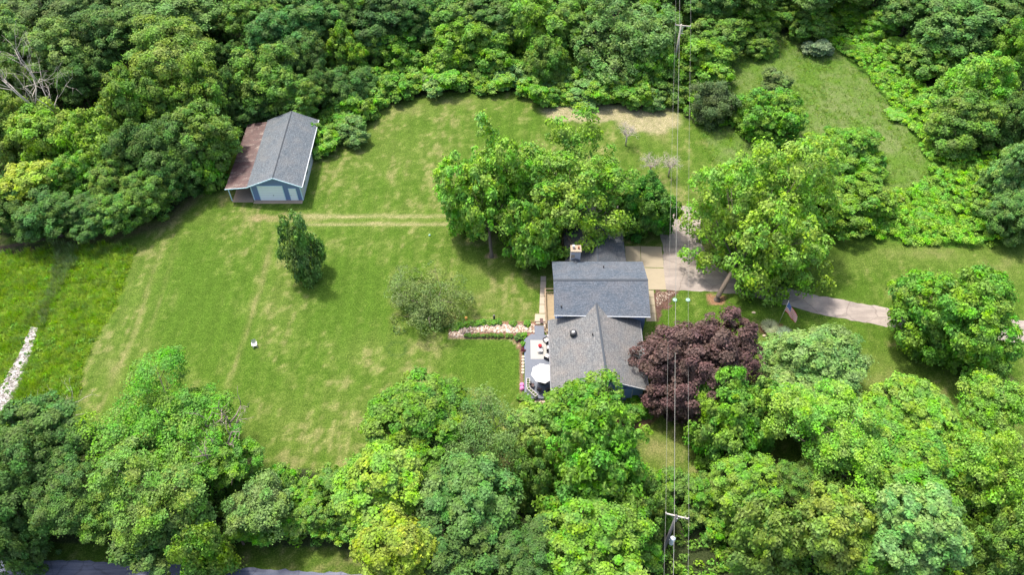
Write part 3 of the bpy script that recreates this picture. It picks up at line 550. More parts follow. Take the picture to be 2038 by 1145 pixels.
# ------------------------------------------------------------------ timber walkway, deck and what stands there
dk = root('wooden_deck', (3.3, 56, 0), 'blue grey board deck along the left side of the house', 'deck')
zd = .45; e1 = 5.0
MB().slab([Vector((1.5, 51.7, zd)), Vector((e1, 51.7, zd)), Vector((e1, 61.2, zd)), Vector((2.5, 61.45, zd)), Vector((1.7, 60.7, zd))], .08).build('boards', M['deckblue'], dk)
MB().box(1.58, e1, 51.78, 51.83, 0, zd - .08).box(1.6, 1.65, 51.8, 60.6, 0, zd - .08).box(1.75, e1, 60.8, 60.85, 0, zd - .08).build('skirt', M['siding'], dk)
MB().box(2.92, 4.15, 61.3, 62.75, .3, .46).build('ramp', M['deckblue'], dk)
MB().box(2.95, 4.12, 62.75, 63.05, .0, .25).build('step', M['mat'], dk)
wk = root('timber_walkway', (4.9, 64, 0), 'tan raised timber walkway with a railing against the house wall', 'walkway')
MB().box(4.42, 5.6, 61.55, 67.9, .75, .85).build('boards', M['tanwood'], wk)
rl = MB().box(4.36, 4.44, 62.2, 68.1, 1.6, 1.68).box(4.36, 4.44, 62.2, 68.1, .95, 1.0)
for k in range(7): rl.box(4.35, 4.45, 62.2 + k * .96, 62.3 + k * .96, 0, 1.7)
for k in range(38): rl.box(4.38, 4.42, 62.35 + k * .15, 62.39 + k * .15, .98, 1.62)
rl.box(4.4, 5.6, 68.0, 68.08, 1.6, 1.68).box(4.4, 5.6, 68.0, 68.08, .95, 1.0).build('railing', M['tan'], wk)
stp = MB()
for k in range(4): stp.box(4.45, 5.5, 61.1 + k * .12 - .0, 61.35 + k * .12, .1 + k * .18, .16 + k * .18)
stp.build('steps', M['tan'], wk)
o = MB().obox((3.86, 63.75, .256), (.42, .75, .02)).build('doormat', M['mat']); tag(o, 'dark doormat lying on the pale slab step', 'doormat')
rug = MB().box(2.35, 4.5, 57.5, 60.45, zd + .004, zd + .014).build('rug', M['rug']); tag(rug, 'pale grey outdoor rug under the coffee table', 'rug')
# coffee table with red flowers
ct = root('coffee_table', (3.55, 58.95, zd + .01), 'small glass topped coffee table in the middle of the rug', 'table')
MB().box(3.25, 3.85, 58.35, 59.45, zd + .40, zd + .43).build('table_top', M['cloth'], ct)
for x_ in (3.28, 3.78):
    for y_ in (58.38, 59.38): MB().box(x_, x_ + .04, y_, y_ + .04, zd + .01, zd + .4).build('leg', M['dark'], ct)
fp = root('flower_bowl', (3.55, 59.1, zd + .43), 'bowl of red flowers on the coffee table', 'flowers')
MB().lathe((3.55, 59.1, zd + .43), [(.08, 0), (.16, .1), (.18, .16)], 12).build('bowl', M['white'], fp)
rg = np.random.default_rng(7); q = rdir(rg, 260); q[:, 2] = abs(q[:, 2]); V = leaves(q * .24 * [1, 1, .8] + [0, 0, .2], q + rg.normal(size=q.shape) * .3, .09 * np.ones(260), rg)
o = bpy.data.objects.new('petals', quads('petals', V, M['red'])); col.objects.link(o); o.parent = fp
def armchair(x, y, rz, label):
    r = root('patio_armchair', (x, y, zd + .01), label, 'armchair', 'white cushioned patio armchairs')
    o = MB()
    def B(nm, mat, *bs):
        m_ = MB()
        for b_ in bs: m_.box(*b_)
        o = m_.build(nm, M[mat], None, origin=(0, 0, 0)); o.parent = r; bv = o.modifiers.new('b', 'BEVEL'); bv.width = .03; bv.segments = 2
    B('frame', 'dark', (-.38, -.33, -.38, .38, 0, .6), (.33, .38, -.38, .38, 0, .6), (-.33, .33, .33, .38, .1, .3), (-.33, .33, -.38, -.33, .1, .25))
    B('seat', 'cushion', (-.32, .32, -.34, .3, .28, .44)); B('backrest', 'cushion', (-.32, .32, .2, .36, .44, .92))
    r.rotation_euler.z = rz; return r
armchair(4.45, 60.2, R(-55), 'white armchair at the top right corner of the rug')
armchair(4.75, 59.0, R(-90), 'white armchair between the two corner armchairs, half under the eave')
armchair(4.5, 57.65, R(-120), 'white armchair at the bottom right corner of the rug')
# umbrella, table, chairs
um = root('patio_umbrella', (3.75, 53.9, zd), 'large white octagonal patio umbrella over the dining table', 'umbrella')
MB().lathe((3.75, 53.9, zd), [(.3, 0), (.3, .06), (.05, .08)], 14).build('base', M['dark'], um); MB().tube([(3.75, 53.9, zd), (3.75, 53.9, zd + 2.6)], .025).build('pole', M['steel'], um)
cv = MB(); n8 = 8; top = (3.75, 53.9, zd + 2.62); vs = [top]
for rr, zz in ((.6, 2.5), (1.2, 2.3), (1.48, 2.16)):
    for k in range(16):
        q = 2 * math.pi * (k + .4) / 16; sc_ = 1 if k % 2 == 0 else .90; vs.append((3.75 + rr * sc_ * math.cos(q), 53.9 + rr * sc_ * math.sin(q), zd + zz + (0 if k % 2 == 0 else -.02 + .03 * (rr > 1.3))))
fs = [(0, 1 + k, 1 + (k + 1) % 16) for k in range(16)] + [(1 + j * 16 + k, 17 + j * 16 + k, 17 + j * 16 + (k + 1) % 16, 1 + j * 16 + (k + 1) % 16) for j in range(2) for k in range(16)]
cv.add(vs, fs); cvo = cv.build('canopy', M['cloth'], um)
for k in range(8):
    q = 2 * math.pi * (2 * k + .4) / 16; MB().tube([(3.75, 53.9, zd + 2.55), (3.75 + 1.44 * math.cos(q), 53.9 + 1.44 * math.sin(q), zd + 2.12)], .012, 5).build('rib', M['steel'], um)
tb = root('dining_table', (3.75, 53.9, zd), 'dark round dining table shaded by the white umbrella', 'table')
MB().lathe((3.75, 53.9, zd), [(.7, .7), (.72, .72), (.7, .74)], 24).build('table_top', M['dark'], tb)
for k in range(4): q = R(45 + 90 * k); MB().tube([(3.75 + .5 * math.cos(q), 53.9 + .5 * math.sin(q), zd), (3.75 + .45 * math.cos(q), 53.9 + .45 * math.sin(q), zd + .7)], .02, 6).build('leg', M['dark'], tb)
def pchair(x, y, rz, label):
    r = root('patio_chair', (x, y, zd), label, 'chair', 'dark metal patio chairs round the dining table')
    def B(nm, m_, mat='dark'): o = m_.build(nm, M[mat], None, origin=(0, 0, 0)); o.parent = r
    B('seat', MB().box(-.24, .24, -.24, .24, .42, .46), 'mat'); B('backrest', MB().box(-.24, .24, .22, .25, .5, .95).box(-.24, -.21, .2, .25, .45, .95).box(.21, .24, .2, .25, .45, .95))
    for a_, b_ in ((-.22, -.22), (.22, -.22), (-.22, .22), (.22, .22)): B('leg', MB().tube([(a_ * 1.1, b_ * 1.1, 0), (a_, b_, .43)], .015, 6))
    B('armrest', MB().box(-.27, -.23, -.2, .2, .64, .67)); B('armrest', MB().box(.23, .27, -.2, .2, .64, .67)); r.rotation_euler.z = rz
pchair(2.45, 53.35, R(75), 'dark patio chair on the left of the umbrella table'); pchair(3.35, 52.65, R(160), 'dark patio chair below the umbrella, nearest the deck edge')
pchair(4.4, 52.7, R(200), 'dark patio chair below the umbrella, nearest the house wall'); pchair(3.6, 55.2, R(0), 'dark patio chair hidden behind the far side of the umbrella')
# planters
def planter(x, y, rz, L, label):
    r = root('planter_box', (x, y, zd + .005), label, 'planter', 'white rectangular planter boxes at the deck corner')
    mb = MB().box(-L / 2, L / 2, -.22, -.17, 0, .62).box(-L / 2, L / 2, .17, .22, 0, .62).box(-L / 2, -L / 2 + .05, -.17, .17, 0, .62).box(L / 2 - .05, L / 2, -.17, .17, 0, .62)
    for k in range(1, 4): mb.box(-L / 2 + k * L / 4 - .02, -L / 2 + k * L / 4 + .02, -.17, .17, .45, .61)
    o = mb.build('box', M['cushion'], None, origin=(0, 0, 0)); o.parent = r
    o = MB().box(-L / 2 + .05, L / 2 - .05, -.17, .17, .3, .5).build('soil', M['mat'], None, origin=(0, 0, 0)); o.parent = r
    rg = np.random.default_rng(int(x * 100)); 
    for k in range(4):
        cx_ = -L / 2 + (k + .5) * L / 4; q = rdir(rg, 40); V = leaves(q * [.12, .12, .1] + [cx_, 0, .55], q + rg.normal(size=q.shape) * .5, .08 * np.ones(40), rg)
        o = bpy.data.objects.new('herb', quads('herb', V, M['leaf'], rg.random(40), rg.random(40))); col.objects.link(o); o.parent = r; o.color = (*COL['grey'], 1)
    r.rotation_euler.z = rz
planter(1.98, 53.55, R(90), 1.35, 'white planter box standing along the left edge of the deck'); planter(2.45, 52.3, R(-47), 1.55, 'white planter box set diagonally across the lower left deck corner')
# round pavers
ORDP = ('topmost', 'second', 'third', 'fourth', 'fifth', 'lowest'); k = -1
for py_ in (711, 717, 723.5, 730, 736.5, 742.5):
    k += 1; g = G(1041 - (py_ - 711) * .02, py_); o = MB().lathe((g.x, g.y, 0), [(.18, 0), (.2, .05), (.18, .09), (.02, .1)], 18).build('paver', M['stone'], None, origin=(g.x, g.y, 0))
    tag(o, ORDP[k] + ' round tan paver from the top in the column left of the deck', 'paver', 'round pavers left of the deck')
for i_, px_ in enumerate((1065, 1073, 1081.5)):
    g = G(px_, 799); o = MB().lathe((g.x, g.y, 0), [(.26, 0), (.28, .05), (.26, .09), (.02, .1)], 18).build('paver', M['stone'], None, origin=(g.x, g.y, 0))
    tag(o, ('left', 'middle', 'right')[i_] + ' one of three round pavers below the deck', 'paver', 'three round pavers below the deck')
# lids, ornaments
for px_, lb in ((1343, 'pale green round lid in the grass, nearer the house'), (1369, 'pale green round lid in the grass, nearer the driveway maple')):
    g = G(px_, 598); o = MB().lathe((g.x, g.y, 0), [(.31, 0), (.31, .1), (.28, .14), (.03, .18)], 20).build('septic_lid', M['lid'], None, origin=(g.x, g.y, 0)); tag(o, lb, 'lid', 'pale green lids in the grass')
g = G(855, 469); o = MB().lathe((g.x, g.y, 0), [(.15, 0), (.16, .12), (.1, .2), (.02, .22)], 14).build('ground_cap', M['lid'], None, origin=(g.x, g.y, 0)); tag(o, 'small pale green cap alone in the lawn left of the maples', 'cap')
g = G(928, 637); od = root('garden_lantern', (g.x, g.y, 0), 'small orange topped garden lantern at the upper left of the rock bed', 'lantern')
MB().lathe((g.x, g.y, 0), [(.05, 0), (.05, .35), (.16, .38), (.18, .5), (.1, .62), (.02, .66)], 14).build('lamp', M['orange'], od); MB().lathe((g.x, g.y, 0), [(.12, 0), (.12, .05), (.04, .06)], 12).build('foot', M['terra'], od)
g = G(984, 637); od = root('bird_feeder', (g.x, g.y, 0), 'dark slim post ornament with pale side standing above the rock bed', 'ornament')
MB().tube([(g.x, g.y, 0), (g.x - .02, g.y, 1.0)], [.09, .12], 8).build('post', M['dark'], od); MB().tube([(g.x - .12, g.y, .1), (g.x - .14, g.y, .95)], .05, 6).build('side_board', M['pole'], od)
# white lawn chair
g = G(508, 690); lc = root('lawn_chair', (g.x, g.y, 0), 'white lawn chair standing alone on the open grass', 'chair', rz=R(20))
def B(nm, m_, mat='cloth'): o = m_.build(nm, M[mat], None, origin=(0, 0, 0)); o.parent = lc
B('seat', MB().box(-.25, .25, -.25, .25, .38, .42)); bk = MB()
for k in range(5): bk.slab([(-.25 + k * .105, .24, .42), (-.17 + k * .105, .24, .42), (-.17 + k * .115, .42, .95 + .06 * (k in (1, 2, 3))), (-.25 + k * .115, .42, .95 + .06 * (k in (1, 2, 3)))], .03)
B('backrest', bk)
for a_, b_ in ((-.24, -.24), (.24, -.24), (-.24, .24), (.24, .24)): B('leg', MB().box(a_ - .03, a_ + .03, b_ - .03, b_ + .03, 0, .4))
B('armrest', MB().box(-.34, -.24, -.28, .3, .58, .61)); B('armrest', MB().box(.24, .34, -.28, .3, .58, .61))

# ------------------------------------------------------------------ flag
g = G(1547, 651); fl = root('flagpole', (g.x, g.y, 0), 'slim flagpole flying an american flag between the two ornamental grasses', 'flagpole')
fh = 5.2; top = Vector((g.x + .1, g.y + .05, fh))
MB().tube([(g.x, g.y, 0), top], [.035, .025], 8).build('pole', M['steel'], fl, True); MB().lathe((top.x, top.y, top.z), [(.03, 0), (.06, .05), (.03, .1), (.01, .12)], 10).build('finial', M['steel'], fl)
m, t, b = newmat('flag_cloth'); uv = N(t, 'ShaderNodeAttribute', attribute_name='fuv'); sp_ = N(t, 'ShaderNodeSeparateXYZ'); t.links.new(uv.outputs['Vector'], sp_.inputs[0])
def mth(op, a_, b_=None):
    n_ = N(t, 'ShaderNodeMath', operation=op)
    for i_, q_ in enumerate((a_, b_)):
        if q_ is None: continue
        if isinstance(q_, bpy.types.NodeSocket): t.links.new(q_, n_.inputs[i_])
        else: n_.inputs[i_].default_value = q_
    return n_.outputs[0]
U_, V_ = sp_.outputs[0], sp_.outputs[1]
strp = mth('GREATER_THAN', mth('FRACT', mth('MULTIPLY', V_, 6.5)), .5); c_ = mixc(t, (.88, .86, .88), (.7, .008, .03), mth('SUBTRACT', 1.0, strp))
can_ = mth('MULTIPLY', mth('LESS_THAN', U_, .4), mth('GREATER_THAN', V_, .4615))
ou = mth('FRACT', mth('MULTIPLY', U_, 6 / .4)); ov = mth('FRACT', mth('MULTIPLY', mth('SUBTRACT', V_, .4615), 5 / .5385))
dd = mth('ADD', mth('POWER', mth('SUBTRACT', ou, .5), 2.0), mth('POWER', mth('SUBTRACT', ov, .5), 2.0)); star = mth('LESS_THAN', dd, .045)
cb = mixc(t, (.015, .09, .42), (.8, .8, .8), star); c_ = mixc(t, c_, cb, can_); t.links.new(c_, b.inputs['Base Color']); b.inputs['Roughness'].default_value = .8
tr_ = N(t, 'ShaderNodeBsdfTranslucent'); t.links.new(c_, tr_.inputs[0]); mx_ = N(t, 'ShaderNodeMixShader'); mx_.inputs[0].default_value = .65
t.links.new(b.outputs[0], mx_.inputs[1]); t.links.new(tr_.outputs[0], mx_.inputs[2]); t.links.new(mx_.outputs[0], t.nodes['Material Output'].inputs['Surface'])
nu, nv_ = 24, 14; vs = []; uvs = []
for j in range(nv_):
    for i in range(nu):
        u_, v_ = i / (nu - 1), j / (nv_ - 1); s_ = u_ * 2.8
        x_ = top.x + s_ * .46 + .06 * math.sin(u_ * 7 + v_ * 2); y_ = top.y - s_ * .36 - .25 * (1 - v_) * u_ + .14 * u_ * math.sin(u_ * 9 + v_ * 3); z_ = fh - .1 - (1 - v_) * 1.8 * (1 - .3 * u_) - 1.5 * u_ ** 1.2
        vs.append((x_, y_, z_)); uvs.append((u_, v_, 0))
fs = [(j * nu + i, j * nu + i + 1, (j + 1) * nu + i + 1, (j + 1) * nu + i) for j in range(nv_ - 1) for i in range(nu - 1)]
fo = MB().add(vs, fs).build('flag', m, fl, True); at = fo.data.attributes.new('fuv', 'FLOAT_VECTOR', 'POINT'); at.data.foreach_set('vector', np.array(uvs, np.float32).ravel())
def grass_clump(px_, py_, r_, label, colr, n=900, seed=3):
    g = G(px_, py_); rg = np.random.default_rng(seed); a_ = rg.random(n) * 6.283; ln = r_ * rg.uniform(.6, 1.1, n); rr = np.sqrt(rg.random(n)) * r_ * .35
    Vs = []
    for k in range(3):
        t0, t1 = k / 3, (k + 1) / 3
        def pt(t_, sgn, wd): 
            h = 1.0 * r_ * (1.7 * t_ - 1.25 * t_ * t_) * (.6 + .6 * ln / r_); rad = rr * .6 + ln * t_ ** 1.3; off = sgn * wd * (1 - t_ * .8)
            return np.stack([np.cos(a_) * rad - np.sin(a_) * off, np.sin(a_) * rad + np.cos(a_) * off, h], 1)
        Vs.append(np.stack([pt(t0, -1, .03), pt(t0, 1, .03), pt(t1, 1, .03), pt(t1, -1, .03)], 1))
    V = np.concatenate(Vs); lf = np.tile(rg.random(n), 3); o = bpy.data.objects.new('ornamental_grass', quads('ornamental_grass', V, M['leaf'], lf, lf)); col.objects.link(o); o.location = (g.x, g.y, 0); o.color = (*colr, 1)
    tag(o, label, 'ornamental grass', 'ornamental grasses by the flagpole')
grass_clump(1531, 655, 1.05, 'cream striped ornamental grass left of the flagpole', (.30, .34, .20), seed=3); grass_clump(1559, 668, 1.0, 'grey green ornamental grass right of the flagpole', (.24, .33, .20), seed=4)
for px_, py_, lb in ((1500, 623, 'pale flat stone in the grass, upper of the small stones by the purple tree'), (1498, 648, 'small pale stone in the grass left of the flag bed'), (1521, 669, 'small cream stone on the lower left rim of the flag bed')):
    g = G(px_, py_); o = MB().lathe((g.x, g.y, 0), [(.2, 0), (.22, .08), (.14, .14), (.02, .16)], 7).build('stone', M['stone'], None, origin=(g.x, g.y, 0)); tag(o, lb, 'stone'); o.scale = (1.3, .8, 1)

# ------------------------------------------------------------------ utility poles and wires
def upole(topx, topy, a0, a1, mat, label, can=False):
    tp = G(topx, topy, 11); r = root('utility_pole', (tp.x, tp.y, 0), label, 'utility pole', 'wooden utility poles carrying the wires')
    MB().tube([(tp.x, tp.y, 0), (tp.x, tp.y, 11)], [.19, .13], 10).build('post', M[mat], r, True)
    p0, p1 = G(a0[0], a0[1], 11), G(a1[0], a1[1], 11); dr = (p1 - p0); ang = math.atan2(dr.y, dr.x); mid = (p0 + p1) / 2
    MB().obox((mid.x, mid.y, 10.72), (dr.length, .12, .14), ang).build('crossarm', M['pole'], r)
    for p_ in (p0, p1): q = p_.lerp(mid, .03); MB().lathe((q.x, q.y, 10.86), [(.03, 0), (.06, .05), (.04, .1), (.07, .14), (.03, .2)], 8).build('insulator', M['cushion'], r)
    br = mid.lerp(tp, 1); MB().tube([(tp.x, tp.y, 10.0), tuple(tp.lerp(p1, .4) + Vector((0, 0, -.3)))], .03, 5).tube([(tp.x, tp.y, 10.0), tuple(tp.lerp(p0, .4) + Vector((0, 0, -.3)))], .03, 5).build('brace', M['steel'], r)
    if can:
        q = Vector((tp.x + .48, tp.y - .1, 4.6)); MB().lathe(tuple(q), [(.24, 0), (.26, .04), (.26, 1.15), (.27, 1.2), (.2, 1.28), (.05, 1.32)], 16).build('transformer', M['can'], r, True)
        MB().tube([(q.x, q.y, 5.9), (q.x + .05, q.y, 6.15)], .05, 6).tube([(tp.x, tp.y, 5.3), (q.x, q.y, 5.3)], .05, 6).build('bracket', M['steel'], r)
        q = tp.lerp(p1, .7); MB().lathe((q.x, q.y, 10.86), [(.04, 0), (.05, .35), (.02, .4)], 8).build('arrester', M['cushion'], r); MB().tube([(tp.x + .2, tp.y, 9.7), (tp.x + .2, tp.y, 10.3)], .06, 8).build('fuse', M['steel'], r)
    else:
        MB().tube([(tp.x + .35, tp.y - .1, 9.3), (tp.x + .3, tp.y, 10.5)], .05, 6).tube([(tp.x, tp.y, 9.4), (tp.x + .6, tp.y - .1, 9.35)], .04, 6).build('fuse', M['cushion'], r)
    return tp, p0, p1
t1, l1, r1 = upole(1356, 48, (1344.5, 47), (1375, 50), 'pole', 'tall pale utility pole rising from the bushes at the top edge')
t2, l2, r2 = upole(1346, 1027, (1325, 1021), (1371, 1032), 'poledk', 'dark utility pole with a grey transformer at the bottom edge', True)
def wire(a_, b_, rad, sag, label, h0=0.0):
    a_ = a_ + Vector((0, 0, h0)); b_ = b_ + Vector((0, 0, h0)); dv = a_ - b_; pts = []
    for o0 in (-1, 0, 1):
        for k in range(16 if o0 == 1 else 15):
            s_ = k / 15; p_ = b_ + dv * (o0 + s_); p_.z = b_.z - sag * 4 * s_ * (1 - s_); pts.append(p_)
    o = MB().tube(pts, rad, 6).build('power_line', M['wire'], None, True, origin=tuple(b_)); tag(o, label, 'power line', 'overhead wires between the poles')
wire(l1, l2, .012, 1.2, 'thin overhead wire on the left insulators of both poles'); wire(r1, r2, .013, 1.2, 'thin overhead wire on the right insulators of both poles')
wire(Vector((t1.x - .2, t1.y, 9.6)), Vector((t2.x - .12, t2.y, 10.6)), .026, 1.0, 'thickest overhead cable, the middle of the three')
